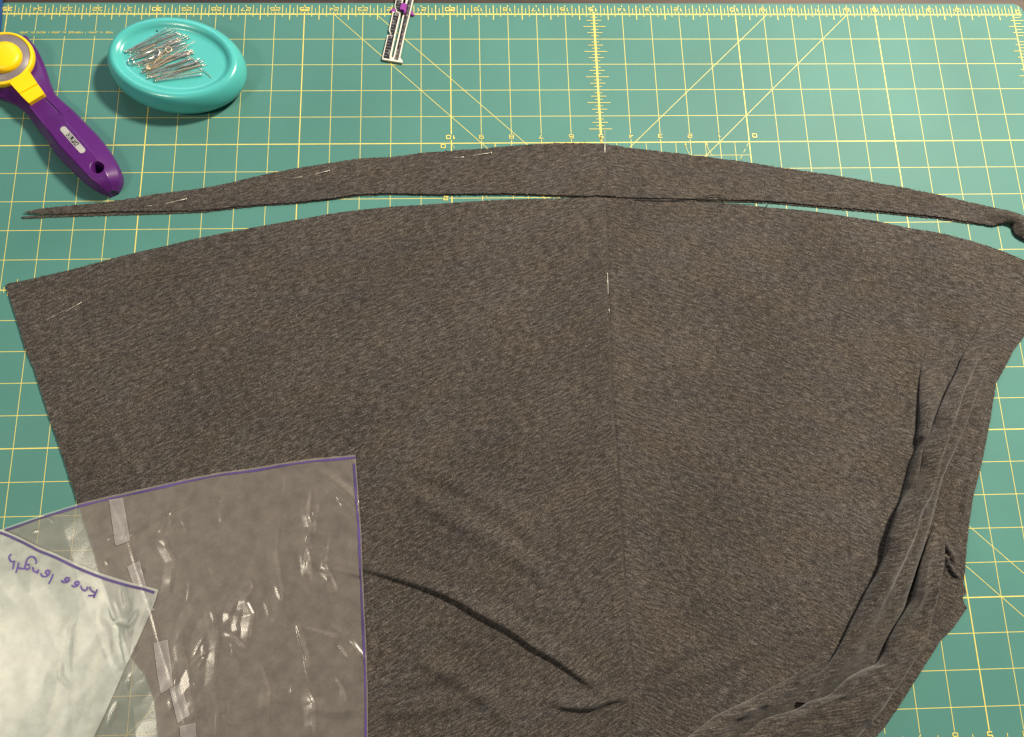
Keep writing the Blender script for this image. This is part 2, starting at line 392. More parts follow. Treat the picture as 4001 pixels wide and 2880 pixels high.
def plastic_mat(name, clear, white, tint=(0.86, 0.83, 0.79), rough=0.2):
    """milky pattern plastic: partly clear, partly scattering, with a glossy skin"""
    m = bpy.data.materials.new(name); m.use_nodes = True; t = m.node_tree; t.nodes.clear()
    out = t.nodes.new('ShaderNodeOutputMaterial'); tc = t.nodes.new('ShaderNodeTexCoord')
    n = t.nodes.new('ShaderNodeTexNoise'); n.inputs['Scale'].default_value = 110; n.inputs['Detail'].default_value = 6; n.inputs['Roughness'].default_value = 0.6; t.links.new(tc.outputs['Object'], n.inputs['Vector'])
    mr = t.nodes.new('ShaderNodeMapRange'); mr.inputs[1].default_value = 0.3; mr.inputs[2].default_value = 0.7; mr.inputs[3].default_value = white * 0.80; mr.inputs[4].default_value = white * 1.2
    t.links.new(n.outputs['Fac'], mr.inputs[0])
    tr = t.nodes.new('ShaderNodeBsdfTransparent'); tr.inputs[0].default_value = (clear, clear, clear, 1)
    df = t.nodes.new('ShaderNodeBsdfDiffuse'); df.inputs[0].default_value = (*tint, 1)
    tl = t.nodes.new('ShaderNodeBsdfTranslucent'); tl.inputs[0].default_value = (*tint, 1)
    m0 = t.nodes.new('ShaderNodeMixShader'); m0.inputs[0].default_value = 0.18; t.links.new(df.outputs[0], m0.inputs[1]); t.links.new(tl.outputs[0], m0.inputs[2])
    vm = t.nodes.new('ShaderNodeVectorMath'); vm.operation = 'SCALE'; vm.inputs[0].default_value = tint; t.links.new(mr.outputs[0], vm.inputs['Scale'])
    t.links.new(vm.outputs[0], df.inputs[0]); t.links.new(vm.outputs[0], tl.inputs[0])
    m1 = t.nodes.new('ShaderNodeAddShader'); t.links.new(tr.outputs[0], m1.inputs[0]); t.links.new(m0.outputs[0], m1.inputs[1])
    gl = t.nodes.new('ShaderNodeBsdfGlossy'); gl.inputs['Roughness'].default_value = rough
    n3 = t.nodes.new('ShaderNodeTexNoise'); n3.inputs['Scale'].default_value = 160; n3.inputs['Detail'].default_value = 3; t.links.new(tc.outputs['Object'], n3.inputs['Vector'])
    bp = t.nodes.new('ShaderNodeBump'); bp.inputs['Strength'].default_value = 0.04; bp.inputs['Distance'].default_value = 0.0006
    t.links.new(n3.outputs['Fac'], bp.inputs['Height']); t.links.new(bp.outputs[0], gl.inputs['Normal'])
    g2 = t.nodes.new('ShaderNodeBsdfGlossy'); g2.inputs['Roughness'].default_value = 0.42
    gm = t.nodes.new('ShaderNodeMixShader'); gm.inputs[0].default_value = 0.55; t.links.new(gl.outputs[0], gm.inputs[1]); t.links.new(g2.outputs[0], gm.inputs[2])
    fr = t.nodes.new('ShaderNodeFresnel'); fr.inputs[0].default_value = 1.62
    m2 = t.nodes.new('ShaderNodeMixShader'); t.links.new(fr.outputs[0], m2.inputs[0]); t.links.new(m1.outputs[0], m2.inputs[1]); t.links.new(gm.outputs[0], m2.inputs[2])
    t.links.new(m2.outputs[0], out.inputs['Surface'])
    return m
M['plastic'] = plastic_mat('milky_pattern_plastic', 0.93, 0.155, (0.99, 0.88, 0.79), 0.16)
M['flap'] = plastic_mat('milky_pattern_plastic_doubled', 0.60, 0.30, (0.92, 1.0, 0.93), 0.32)
M['tape'] = plastic_mat('matte_sticky_tape', 0.78, 0.22, (0.96, 0.90, 0.91), 0.40)
M['marker'] = mat('purple_marker_ink', (0.065, 0.04, 0.18), 0.5, noise=0.45, nscale=25)
M['pen'] = mat('purple_pen_ink', (0.10, 0.05, 0.28), 0.5, noise=0.25, nscale=80)

# ------------------------------------------------------------------ table and mat
V, F = slab([(-60, -40), (60, -40), (60, 40), (-60, 40)], -1.2, -0.09)
table = mesh('table', V, F, M['wood']); setp(table, kind='structure')

matroot = thing('cutting_mat', 'green gridded cutting mat with yellow rulers and numbers under the grey fabric', 'cutting mat', (0, 0, -0.085))
def rrect(x0, y0, x1, y1, r, n=8):
    o = []
    for cx, cy, a0 in ((x1 - r, y1 - r, 0), (x0 + r, y1 - r, 90), (x0 + r, y0 + r, 180), (x1 - r, y0 + r, 270)):
        for k in range(n + 1):
            a = math.radians(a0 + 90 * k / n); o.append((cx + r * math.cos(a), cy + r * math.sin(a)))
    return o
V, F = slab(rrect(-17.93, -12.95, 17.92, 11.95, 0.36), -0.085, 0.0)
mesh('mat_sheet', V, F, M['mat'], matroot)
THIN, MED, THICK = 0.0175, 0.032, 0.044
def seg(S, n0, v0, n1, v1, wd, layer): S.add([nv(n0, v0), nv(n1, v1)], wd, layer)
G = Strips(0.0025, 0.0012)
for v in range(0, 25):                                   # lines across
    wd = THICK if v == 0 else (MED if v % 5 == 0 else THIN)
    if v == 7: seg(G, 35.2, v, 20.32, v, wd, 0); seg(G, 20.08, v, 0, v, wd, 0)
    else: seg(G, 35.25, v, -0.32 if v == 0 else 0 if v % 5 else -0.3, v, wd, 0)
for n in range(0, 36):                                   # lines along
    wd = 0.066 if n == 15 else (MED if n % 5 == 0 else THIN)
    cuts = [-0.08, 24]
    if n == 0: cuts = [-0.36, 24]
    gaps = []
    if 31.4 < n < 34.7: gaps.append((0.66, 0.87))
    if 11 <= n <= 20: gaps.append((4.67, 4.88))
    if n % 1 == 0: gaps.append((23.64, 23.87))
    a = cuts[0]
    for g0, g1 in gaps: seg(G, n, a, n, g0, wd, 1); a = g1
    seg(G, n, a, n, cuts[1], wd, 1)
for a, b in (((24, 0), (0, 24)), ((22.55, 0), (0, 22.55)), ((8.87, 0), (32.87, 24)), ((6, 0), (30, 24))):   # 45 degree lines
    seg(G, *a, *b, THIN, 2)
for k in range(21, 37):                                  # half lines of the template and its cross lines
    seg(G, k / 2, 5, k / 2, 8.2, THIN * .85, 3) if k % 2 else None
for v in (5.5, 6.5): seg(G, 10, v, 19, v, THIN * .85, 4)
for sgn, n0 in ((1, 10.0), (-1, 20.0)):                  # dashed 60 degree lines
    for k in range(16):
        a = 0.05 + 0.26 * k; seg(G, n0 + sgn * a * .5, 5 + a * .866, n0 + sgn * (a + .16) * .5, 5 + (a + .16) * .866, THIN * .8, 5)
for n0, s in ((12.17, -.14), (11.45, -.15), (18.55, .14)):
    G.add([nv(n0 + s * t * t, 5.06 + .46 * t) for t in np.linspace(0, 1, 6)], THIN * .8, 6)
    G.add([nv(n0, 5.02), nv(n0, 5.12)], [0.005, 0.07], 6)
G.build('grid_lines', M['print'], matroot)
T = Strips(0.0025 + 0.0012 * 7, 0.0012, 3)
for k in range(-2, 35 * 8 + 3):                          # ruler ticks along the top
    n = k / 8; fr = k % 8
    if n > 35.3: continue
    near = int(round(n)); dist = abs(n - near); two = near >= 10
    if fr == 0:
        if n == 0: continue
        seg(T, n, -0.29, n, -0.36, 0.04 if near % 5 == 0 else 0.03, 0)
        seg(T, n, 0, n, -0.09, 0.03, 0)
    elif fr in (1, 7): seg(T, n, 0, n, (-0.08 if two and 10 <= near <= 35 else -0.24), 0.02, 0)
    elif fr in (3, 5): seg(T, n, 0, n, -0.24, 0.02, 0)
    elif fr in (2, 6): seg(T, n, -0.355, n, 0.11, 0.022, 0)
    else: seg(T, n, -0.36, n, 0.23, 0.027, 0)
for k in range(1, 37):                                   # ticks of the middle ruler
    fr = k % 8
    if fr == 0: continue
    hw = 0.13 if k % 2 else (0.26 if k % 4 else 0.39)
    seg(T, 15 - hw, k / 8, 15 + hw, k / 8, 0.02, 1)
for k in range(1, 200):                                  # ticks of the right ruler
    fr = k % 8
    if fr == 0: continue
    a, b = ((0, -.22) if k % 2 else ((.13, -.35) if k % 4 else (.23, -.4)))
    seg(T, a, k / 8, b, k / 8, 0.02, 1)
for k in range(80, 35 * 8 + 2):                          # ticks of the cross ruler at ten inches
    if k % 8 == 0: continue
    hw = 0.1 if k % 2 else (0.2 if k % 4 else 0.36)
    seg(T, k / 8, 10 - hw, k / 8, 10 + hw, 0.02, 2)
for k in range(1, 72):
    if k % 2: seg(T, k / 2, 23.72, k / 2, 24, 0.02, 2)
setp(T.build('ruler_ticks', M['print'], matroot), kind='stuff')
Z0 = 0.0025 + 0.0012 * 10
def numeral(txt, cn, cv, ch=0.125, cw=0.135, wd=0.026):
    S = Strips(Z0, 0.0008, 4); gap = 0.045; tot = len(txt) * cw + (len(txt) - 1) * gap
    x, y = nv(cn, cv)
    text_strips(S, txt, (x + tot / 2, y + ch / 2), (-1, 0), (0, -1), cw, ch, gap, wd)
    S.build('numeral', M['print'], matroot)
for n in range(1, 36): numeral(str(n), n, -0.19, wd=0.034 if n % 5 == 0 else 0.024)
numeral('0', -0.2, -0.11)
for n in range(0, 11): numeral(str(n), 10 + n - (0.2 if n == 0 else 0), 4.775, wd=0.03 if n % 5 == 0 else 0.022)
numeral('0', 20.27, 5.11); numeral('2', 20.2, 7.0)
for v in (1, 2, 3, 4): numeral(str(v), -0.26, v)
for n in (2, 3, 4, 5, 6, 7): numeral(str(n), n, 23.755, ch=0.16, wd=0.034 if n == 5 else 0.026)
S = Strips(Z0, 0.0008, 4)
x, y = nv(31.42, 0.71)
text_strips(S, 'MADE IN JAPAN / FABRIQUE^ AU JAPON / HECHO EN JAPO^N', (x, y), (-1, 0), (0, -1), 0.046, 0.062, 0.0155, 0.011)
S.build('origin_lettering', M['print'], matroot)

# blue board against the left edge of the mat
bl = [P(-4, 130)[:2], P(9, 10)[:2], P(12, -60)[:2], P(-420, -60)[:2], P(-420, 130)[:2]]
a = np.array(P(10, 12, 0.05)[:2]); b = np.array(P(3, 118, 0.05)[:2]); d = (b - a)
V, F = slab([tuple(a - d * 2), tuple(a - d * 2 + np.array([-4, 0])), tuple(b + d * 1.2 + np.array([-4, 0])), tuple(b + d * 1.2)], 0.02, 0.09)
setp(mesh('blue_board', V, F, M['blue']), 'blue board edge lying along the left edge of the mat', 'board')

# ------------------------------------------------------------------ fabric
def grain_uv(x, y, cx, aL, aR):
    """thread direction: rises to the right on the left of the centre crease, falls on the right"""
    left = x < cx; a = np.where(left, aL, aR)
    ca, sa = np.cos(a), np.sin(a); X = x - cx; Y = y
    return np.stack([X * ca + Y * sa + np.where(left, 0, 50), -X * sa + Y * ca + np.where(left, 0, 31)], 1)

top = [(22, 1112), (50, 1104), (79, 1099), (194, 1073), (273, 1055), (397, 1022), (529, 987), (661, 958), (780, 929), (1000, 887), (1159, 859), (1282, 837), (1406, 820), (1525, 808), (1648, 800), (1767, 792), (1886, 784), (2000, 779), (2176, 776), (2370, 773), (2573, 784), (2727, 788), (2847, 795), (3000, 810), (3176, 826), (3419, 863), (3547, 890), (3671, 910), (3794, 941), (3914, 980), (4001, 1016)]
right = [(4080, 1060), (4125, 1130), (4080, 1220), (4001, 1316), (3958, 1373), (3927, 1435), (3892, 1497), (3870, 1634), (3847, 1758), (3830, 1837), (3803, 1939), (3786, 2049), (3775, 2160), (3770, 2239), (3764, 2279), (3776, 2314), (3760, 2341), (3778, 2376), (3724, 2456), (3675, 2504), (3605, 2615), (3530, 2734), (3459, 2840), (3424, 2880), (3360, 2990)]
left = [(640, 2990), (620, 2900), (600, 2733), (569, 2645), (514, 2574), (450, 2410), (383, 2226), (361, 2145), (304, 1965), (273, 1872), (234, 1749), (192, 1630), (150, 1497), (132, 1440), (97, 1355), (66, 1253), (31, 1143)]
ZF = 0.07
outline = np.array(catmull(P2(top, ZF), 4).tolist() + P2(right, ZF) + P2(left, ZF))
crease_px = [(2363, 770), (2375, 1000), (2377, 1180), (2390, 1500), (2412, 1800), (2432, 2130), (2450, 2450), (2475, 2640), (2463, 2790), (2466, 2990)]
crease = catmull(P2(crease_px, ZF + .03), 6)

def fabric_z(x, y):
    z = np.full(x.shape, ZF)
    z += 0.006 * vnoise(x, y, 2.6, 1) + 0.006 * vnoise(x, y, 0.9, 2) + 0.0022 * vnoise(x, y, 0.22, 3)
    R = lambda px, h, wl, wr, zz=0.15, ends=0.15: ridge(x, y, catmull(P2(px, zz), 5), h, wl, wr, ends)
    # centre crease
    z += R(crease_px, [.03, .065, .07, .07, .07, .07, .07, .05], 0.6, 0.9, 0.1, 0.02)
    z -= R(crease_px, [.03, .05, .07, .075, .07, .065, .06], 0.05, 0.05, 0.1, 0.02)
    # long wrinkle running down from the plastic, and its short neighbours
    w1 = [(1212, 1850), (1300, 1900), (1360, 1950), (1420, 2020)]
    z += R(w1, [.0, .05, .06, .03], 0.25, 0.12)
    w2 = [(1150, 2190), (1300, 2195), (1425, 2222), (1551, 2258), (1661, 2292), (1772, 2338), (1882, 2402), (2000, 2465), (2075, 2520), (2167, 2573), (2250, 2632), (2330, 2690), (2400, 2720)]
    z += R(w2, [.0, .04, .12, .16, .19, .20, .18, .14, .05], 0.55, 0.14, 0.1, 0.1)
    w3 = [(2100, 2735), (2150, 2752), (2229, 2762), (2309, 2762), (2375, 2738), (2423, 2730), (2500, 2745)]
    z += R(w3, [.05, .14, .19, .18, .08], 0.42, 0.13, 0.1, 0.3)
    z += R([(1600, 2560), (1750, 2640), (1900, 2740), (2000, 2840)], .10, 0.55, 0.3)
    z += R([(1500, 2780), (1700, 2770), (1850, 2730), (1960, 2690)], .08, 0.4, 0.3)
    z += R([(1640, 2020), (1760, 1990), (1900, 2090), (2050, 2130)], .02, 0.6, 0.5)
    z += R([(2500, 2610), (2600, 2560), (2720, 2520), (2900, 2470)], .035, 0.6, 0.5)
    for px, h, wd in [([(1480, 1900), (1640, 1960), (1850, 2080), (2080, 2220), (2200, 2330)], .09, .55), ([(1560, 1800), (1760, 1880), (1980, 2010), (2200, 2180)], .07, .5), ([(1500, 2700), (1720, 2640), (1900, 2600)], .08, .4), ([(2560, 2720), (2700, 2650), (2900, 2560), (3080, 2470)], .09, .5), ([(2480, 2700), (2600, 2600), (2800, 2480)], .08, .4), ([(3300, 1250), (3420, 1500), (3450, 1750)], .04, .6), ([(3480, 1180), (3560, 1330), (3590, 1480)], .05, .4)]:
        z += R(px, h, wd, wd * .7, .1, .3)
    band = smoothstep((x - 12.0) / 1.5) * smoothstep((1.5 - y) / 2)
    z += band * (.05 * np.abs(vnoise(x + y * .3, y * .6, .8, 66)) + .03 * vnoise(x, y * .8, .35, 67))
    # small swellings of the outer band at the right
    z += R([(3860, 1600), (3838, 1700), (3810, 1810), (3780, 1930), (3760, 2050)], .10, 0.25, 0.10, 0.2)
    z += R([(3795, 1660), (3800, 1720), (3770, 1760), (3740, 1770)], .09, 0.12, 0.12, 0.2, 0.25)
    z += R([(3690, 1330), (3640, 1420), (3622, 1500)], .05, 0.3, 0.3, 0.2, .3)
    z += R([(3650, 2040), (3680, 2100), (3720, 2160), (3745, 2215)], .16, 0.22, 0.09, 0.25, 0.2)
    z += R([(3705, 2160), (3718, 2210), (3745, 2245), (3775, 2260)], .16, 0.09, 0.09, 0.25, 0.2)
    z -= R([(3690, 2175), (3692, 2230), (3712, 2262), (3740, 2268)], .13, 0.06, 0.06, 0.25, 0.2)
    # the folds die away towards the cut edge
    d, _, _, _, _ = polydist(outline, x, y, True)
    k = smoothstep(d / 0.35)
    z = ZF + (z - ZF) * (0.25 + 0.75 * k)
    return np.maximum(z, 0.02)

x, y, F = cut_grid(outline, 0.042, 0.006)
z = fabric_z(x, y)
X, Y, Z, FF, bv = add_wall(x, y, z, F, 0.006)
cx = np.interp(Y, crease[::-1, 1], crease[::-1, 0])
depth = np.clip((10 - Y) / 20, 0, 1)
uv = grain_uv(X, Y, cx, np.radians(15 + 13 * depth), np.radians(-14 - 12 * depth))
skirt = thing('skirt_fabric', 'large dark grey heather jersey panel folded at a centre crease and gathered at right', 'fabric', (0, -2, 0))
mesh('fabric_panel', np.stack([X, Y, Z], 1), FF, M['fabric'], skirt, True, uv)

# gathered folds down the right side, each lying over the one behind it
def fold(lpx, rpx, hs, prof, lift, zl=.2, zr=.2, n=240, prof2=None):
    """sheet rolled over from its left lip to its right edge; prof: (fraction across, fraction of height)"""
    def resample(px, z):
        p = catmull([P(a, b, z)[:2] for a, b in px], 8); L = np.concatenate([[0], np.cumsum(np.linalg.norm(np.diff(p, axis=0), axis=1))]); L /= L[-1]
        t = np.linspace(0, 1, n); return np.column_stack([np.interp(t, L, p[:, 0]), np.interp(t, L, p[:, 1])])
    A = resample(lpx, zl); B = resample(rpx, zr); h = np.interp(np.linspace(0, 1, n), np.linspace(0, 1, len(hs)), hs)
    pp = catmull(prof, 6); p2 = catmull(prof2, 6) if prof2 else pp; V = []; U = []; k = len(pp)
    for i in range(n):
        wob = 0.0
        mixf = smoothstep((i / (n - 1) - .55) / .3)
        for j, (f, g) in enumerate(pp * (1 - mixf) + p2 * mixf):
            f = f + .06 * math.sin(i * .055 + lift * 40) * math.sin(math.pi * min(max(f, 0), 1)) ** 2
            q = A[i] * (1 - f) + B[i] * f
            zz = lift + h[i] * g + (.014 * math.sin(i * .2 + f * 9) + wob * .6) * min(1, h[i] * 5) * g
            V.append((q[0], q[1], zz)); U.append((f * np.linalg.norm(B[i] - A[i]) * .9 + 80 + lift * 50, i * .06))
    F = [(i * k + j, (i + 1) * k + j, (i + 1) * k + j + 1, i * k + j + 1) for i in range(n - 1) for j in range(k - 1)]
    V = np.array(V); U = np.array(U)
    amp = np.clip((V[:, 2] - lift) * 3, 0, 1)
    V[:, 2] += amp * (.050 * vnoise(V[:, 0] + V[:, 1] * .4, V[:, 1], .75, 61) + .030 * vnoise(V[:, 0], V[:, 1] + V[:, 0] * .5, .34, 62) + .008 * vnoise(V[:, 0], V[:, 1], .13, 63))
    V[:, 0] += amp * .05 * vnoise(V[:, 0], V[:, 1], .6, 64)
    uvv = np.column_stack([U[:, 0] * .8 + V[:, 0] * .3 , V[:, 1] * .9 - U[:, 0] * .2 + 40])
    return mesh('fold', V, F, M['fabric'], skirt, True, uvv)
LIP = [(.26, .0), (.10, .08), (-.03, .32), (-.03, .58), (.05, .80), (.16, .96)]
fold([(3640, 1330), (3612, 1420), (3600, 1510), (3594, 1592), (3590, 1660), (3584, 1705), (3588, 1735), (3558, 1812), (3535, 1900), (3512, 1985)],
     [(3720, 1330), (3715, 1420), (3705, 1510), (3680, 1590), (3648, 1660), (3622, 1710), (3614, 1760), (3600, 1810), (3580, 1880), (3560, 1950)],
     [.0, .10, .24, .40, .46, .46, .46, .34], LIP + [(.4, 1.0), (.8, .55), (1, .1)], .05)
fold([(3905, 1180), (3868, 1240), (3825, 1310), (3780, 1390), (3738, 1478), (3695, 1570), (3640, 1690), (3606, 1770), (3585, 1850), (3545, 1930), (3515, 2000), (3475, 2110), (3452, 2200), (3408, 2297), (3355, 2398), (3307, 2500), (3258, 2584), (3187, 2668), (3128, 2745)],
     [(3960, 1230), (3935, 1310), (3905, 1385), (3870, 1450), (3830, 1540), (3790, 1640), (3752, 1730), (3715, 1810), (3690, 1872), (3676, 1934), (3655, 2010), (3625, 2110), (3596, 2200), (3560, 2310), (3532, 2390), (3480, 2478), (3435, 2560), (3330, 2650), (3180, 2750)],
     [.0, .10, .24, .42, .58, .70, .74, .76, .74, .72, .68, .64, .58, .50, .40, .28], LIP + [(.27, 1.06), (.36, 1.08), (.43, 1.0), (.49, .78), (.54, .62), (.61, .56), (.73, .54), (.85, .46), (.95, .28), (1.0, .02)], .05, zl=.42, zr=.25,
     prof2=LIP + [(.22, 1.02), (.30, .96), (.38, .86), (.46, .74), (.54, .64), (.64, .52), (.74, .40), (.86, .26), (.98, .12), (1.04, .02)])
fold([(3668, 2050), (3630, 2130), (3602, 2215), (3580, 2290), (3566, 2345), (3538, 2398), (3486, 2485), (3460, 2550), (3425, 2598), (3388, 2612), (3327, 2645), (3282, 2687), (3247, 2718), (3177, 2740), (3124, 2772), (3044, 2797), (3000, 2816), (2930, 2876), (2870, 2960)],
     [(3715, 2060), (3690, 2150), (3680, 2230), (3662, 2300), (3645, 2370), (3626, 2450), (3604, 2520), (3580, 2570), (3555, 2620), (3530, 2660), (3502, 2700), (3475, 2740), (3450, 2780), (3430, 2810), (3405, 2840), (3380, 2870), (3355, 2900), (3330, 2930), (3290, 2980)],
     [.06, .32, .52, .62, .64, .62, .62, .64, .64, .62, .58, .52, .46], LIP + [(.28, .92), (.42, .86), (.56, .90), (.70, 1.02), (.80, 1.08), (.88, .98), (.94, .66), (.98, .28), (1.0, .02)], .05, zl=.32, zr=.3)
fold([(3250, 2540), (3180, 2592), (3085, 2656), (2940, 2730), (2794, 2803), (2721, 2856), (2620, 2940)],
     [(3300, 2600), (3235, 2655), (3150, 2735), (3060, 2800), (2985, 2850), (2910, 2905), (2850, 2965)],
     [.0, .20, .42, .56, .60, .60], LIP + [(.28, 1.0), (.42, .74), (.6, .48), (.8, .24), (1.02, .0)], .05)
fold([(3020, 2850), (2985, 2845), (2950, 2858), (2915, 2890), (2880, 2940)], [(3120, 2900), (3080, 2905), (3040, 2925), (3000, 2955), (2960, 2990)], [.0, .16, .22, .22], LIP + [(.5, 1.0), (.9, .8), (1, .4)], .10)

# the strip cut off above it
stop = [(86, 828), (167, 813), (291, 801), (419, 788), (547, 768), (608, 757), (670, 750), (794, 733), (905, 711), (1000, 688), (1075, 672), (1167, 655), (1286, 637), (1410, 618), (1525, 613), (1644, 597), (1763, 588), (1807, 584), (1877, 581), (2000, 569), (2115, 561), (2220, 558), (2317, 560), (2362, 564), (2406, 569), (2463, 577), (2582, 591), (2697, 604), (2816, 619), (2935, 635), (3000, 646), (3168, 671), (3287, 688), (3441, 717), (3521, 730), (3644, 755), (3768, 784), (3887, 812), (4001, 848), (4080, 885)]
sbot = [(4080, 975), (4001, 934), (3967, 912), (3955, 878), (3936, 869), (3909, 873), (3883, 880), (3839, 873), (3772, 862), (3653, 844), (3419, 821), (3221, 804), (3000, 784), (2794, 778), (2617, 773), (2441, 770), (2353, 763), (2287, 765), (2106, 758), (2000, 755), (1886, 755), (1767, 757), (1644, 757), (1525, 753), (1397, 759), (1282, 775), (1159, 788), (1000, 798), (794, 819), (661, 823), (441, 825), (291, 832), (150, 834)]
strip_out = np.array(catmull(P2(stop, 0.1), 4).tolist() + catmull(P2(sbot, 0.1), 4).tolist())
slow = [(57, 850), (106, 845), (240, 838), (400, 822), (1000, 770), (1600, 720), (2360, 720), (3000, 740), (3600, 800), (3830, 850), (3865, 878), (3772, 872), (3653, 853), (3419, 830), (3221, 813), (3000, 793), (2794, 788), (2617, 784), (2520, 786), (2441, 778), (2287, 773), (2190, 769), (2106, 764), (1886, 761), (1644, 763), (1525, 760), (1397, 766), (1282, 782), (1159, 796), (1000, 806), (794, 829), (661, 835), (441, 841), (291, 845), (176, 850), (106, 853)]
strip_low = np.array(P2(slow, 0.03))
strip = thing('fabric_strip', 'long curved strip of dark grey heather jersey cut off above the main panel', 'fabric strip', (0, 5, 0))
def strip_z(x, y, base):
    z = base + 0.008 * vnoise(x, y, 1.3, 5) + 0.004 * vnoise(x, y, .4, 6)
    z += ridge(x, y, np.array(P2([(2362, 562), (2366, 660), (2368, 768)], .1)), .03, .5, .35, 0)
    z -= ridge(x, y, np.array(P2([(2366, 660), (2367, 715), (2368, 768)], .1)), .05, .05, .05, 0)
    z += ridge(x, y, np.array(P2([(3860, 850), (3930, 842), (3985, 862), (4000, 900), (4040, 935)], .2)), [.03, .16, .24, .20, .08], .42, .3, .2)
    return z
for pol, zb, zl in ((strip_low, 0.034, 0.006), (strip_out, 0.088, 0.052)):
    x, y, F = cut_grid(pol, 0.05, 0.009)
    z = strip_z(x, y, zb) if zb > .05 else zb + 0.004 * vnoise(x, y, .5, 8)
    zlow = np.where(x > P(3885, 880, .1)[0], 0.012, z - 0.036) if zb > .05 else zl
    X, Y, Z, FF, bv = add_wall(x, y, z, F, zlow)
    cx = np.full(X.shape, P(2366, 660, .1)[0])
    uv = grain_uv(X, Y + 3.3, cx, np.radians(17), np.radians(-15))
    mesh('fabric_layer', np.stack([X, Y, Z], 1), FF, M['fabric'], strip, True, uv)

# lint on the cloth and short fibres standing off its cut edges
def fibres(name, pts, parent, material, lo, hi, r):
    V = []; F = []
    for (x0, y0, z0, a) in pts:
        L = rng.uniform(lo, hi); b = a + rng.normal(0, .5)
        p0 = np.array([x0, y0, z0]); p1 = p0 + np.array([math.cos(a), math.sin(a), .25]) * L * .5; p2 = p1 + np.array([math.cos(b), math.sin(b), rng.uniform(-.3, .3)]) * L * .5
        v, f = tube([p0, p1, p2], [r, r * .8, r * .4], 3, False); k = len(V); V += [tuple(q) for q in v]; F += [tuple(i + k for i in g) for g in f]
    return setp(mesh(name, V, F, material, parent), kind='stuff')
M['lint'] = mat('pale_lint', (0.45, 0.42, 0.38), 0.9, noise=0.3, nscale=500)
lx = rng.uniform(-14, 14, 90); ly = rng.uniform(-9, 3.2, 90); ok = inside(outline, lx, ly); lx, ly = lx[ok], ly[ok]; lz = fabric_z(lx, ly)
fibres('lint', [(a, b, c + .008, rng.uniform(0, 6.28)) for a, b, c in zip(lx, ly, lz)], skirt, M['lint'], .02, .06, .006)
def edge_pts(pol, z, n):
    p = np.asarray(pol); o = []
    for _ in range(n):
        i = rng.integers(0, len(p) - 1); t = rng.uniform(); d = p[i + 1] - p[i]; q = p[i] + d * t
        a = math.atan2(d[1], d[0]) + (math.pi / 2 if rng.uniform() < .5 else -math.pi / 2) + rng.normal(0, .7); o.append((q[0], q[1], z, a))
    return o
fibres('edge_fibres', edge_pts(P2(top, ZF), .06, 150) + edge_pts(P2(left, ZF), .06, 40), skirt, M['thread'], .03, .10, .0045)
fibres('edge_fibres', edge_pts(P2(stop, .1), .08, 110) + edge_pts(P2(sbot, .1), .07, 150), strip, M['thread'], .03, .12, .0045)

# loose threads at the strip's lower edge
def loose_thread(px, zs, label, r=0.013):
    p = np.array([P(a, b, zz) for (a, b), zz in zip(px, zs)])
    V, F = tube(catmull(p, 6), r, 5)
    setp(mesh('loose_thread', V, F, M['thread'], None, True), label, 'thread')
loose_thread([(2600, 777), (2706, 777), (2751, 770), (2786, 763), (2825, 766), (2841, 783), (2852, 790), (2868, 792)], [.12, .13, .15, .17, .17, .14, .11, .10], 'black loose thread looping up over the lower edge of the strip')
loose_thread([(2480, 780), (2610, 784), (2720, 780), (2800, 781), (2870, 786), (2960, 790)], [.1, .11, .1, .1, .1, .1], 'black loose thread hanging straight along the strip edge beneath the loop')
loose_thread([(3004, 790), (3000, 798), (2994, 808), (2990, 811)], [.1, .08, .08, .09], 'short black thread end hanging across the green gap right of the loop', 0.012)

# ------------------------------------------------------------------ pins through the fabric
def pin_mesh(name, pts, material, label, group=None, head=0.030, r=0.0115):
    V, F = join(tube(pts, [r] * (len(pts) - 1) + [0.003], 6), ball(pts[0], head, 8))
    o = mesh(name, V, F, material, None, True)
    return setp(o, label, 'pin', group)
def zat(kind, q):
    a = np.array([q[0]]); b = np.array([q[1]])
    return float((fabric_z(a, b) if kind == 'skirt' else strip_z(a, b, 0.088))[0])
def woven(px, kind, label, lift=0.03, groupn='pins pushed through the grey fabric'):
    a, b, c, d = [np.array(P(*q, 0.13)) for q in px]
    if kind == 'hang':
        pts = [(*a[:2], .20), (*b[:2], .11), (*((b + c) / 2)[:2], .04), (*c[:2], .10), (*d[:2], .125)]
    else:
        z = [zat(kind, q) for q in (a, b, c, d)]
        mid = (b + c) / 2
        pts = [(*a[:2], z[0] + lift + .01), (*((a + b) / 2)[:2], z[0] + lift * .9), (*b[:2], z[1] + .004), (*(b + (c - b) * .15)[:2], z[1] - .035), (*(b + (c - b) * .85)[:2], z[2] - .035), (*c[:2], z[2] + .004), (*d[:2], z[3] + lift)]
    return pin_mesh('straight_pin', np.array(pts), M['dullpin' if 'corner' in label else 'pin'], label, groupn)
woven([(727, 777), (648, 793), (589, 802), (571, 806)], 'strip', 'steel pin near the pointed left end of the strip')
woven([(1286, 667), (1232, 678), (1178, 689), (1132, 699)], 'strip', 'steel pin in the left half of the strip, second from its pointed end')
woven([(1919, 597), (1850, 606), (1811, 611), (1769, 616)], 'strip', 'steel pin along the top of the strip left of its centre fold')
woven([(2361.5, 520), (2364, 597), (2364.6, 637), (2365.5, 664)], 'hang', 'steel pin standing over the top edge of the strip at its centre fold')
woven([(315, 1182), (257, 1213), (209, 1234), (161, 1258)], 'skirt', 'steel pin in the upper left corner of the main panel', .022)
woven([(2372.6, 1071), (2377, 1145), (2380, 1205), (2382, 1226)], 'skirt', 'steel pin on the centre crease of the main panel', .03)

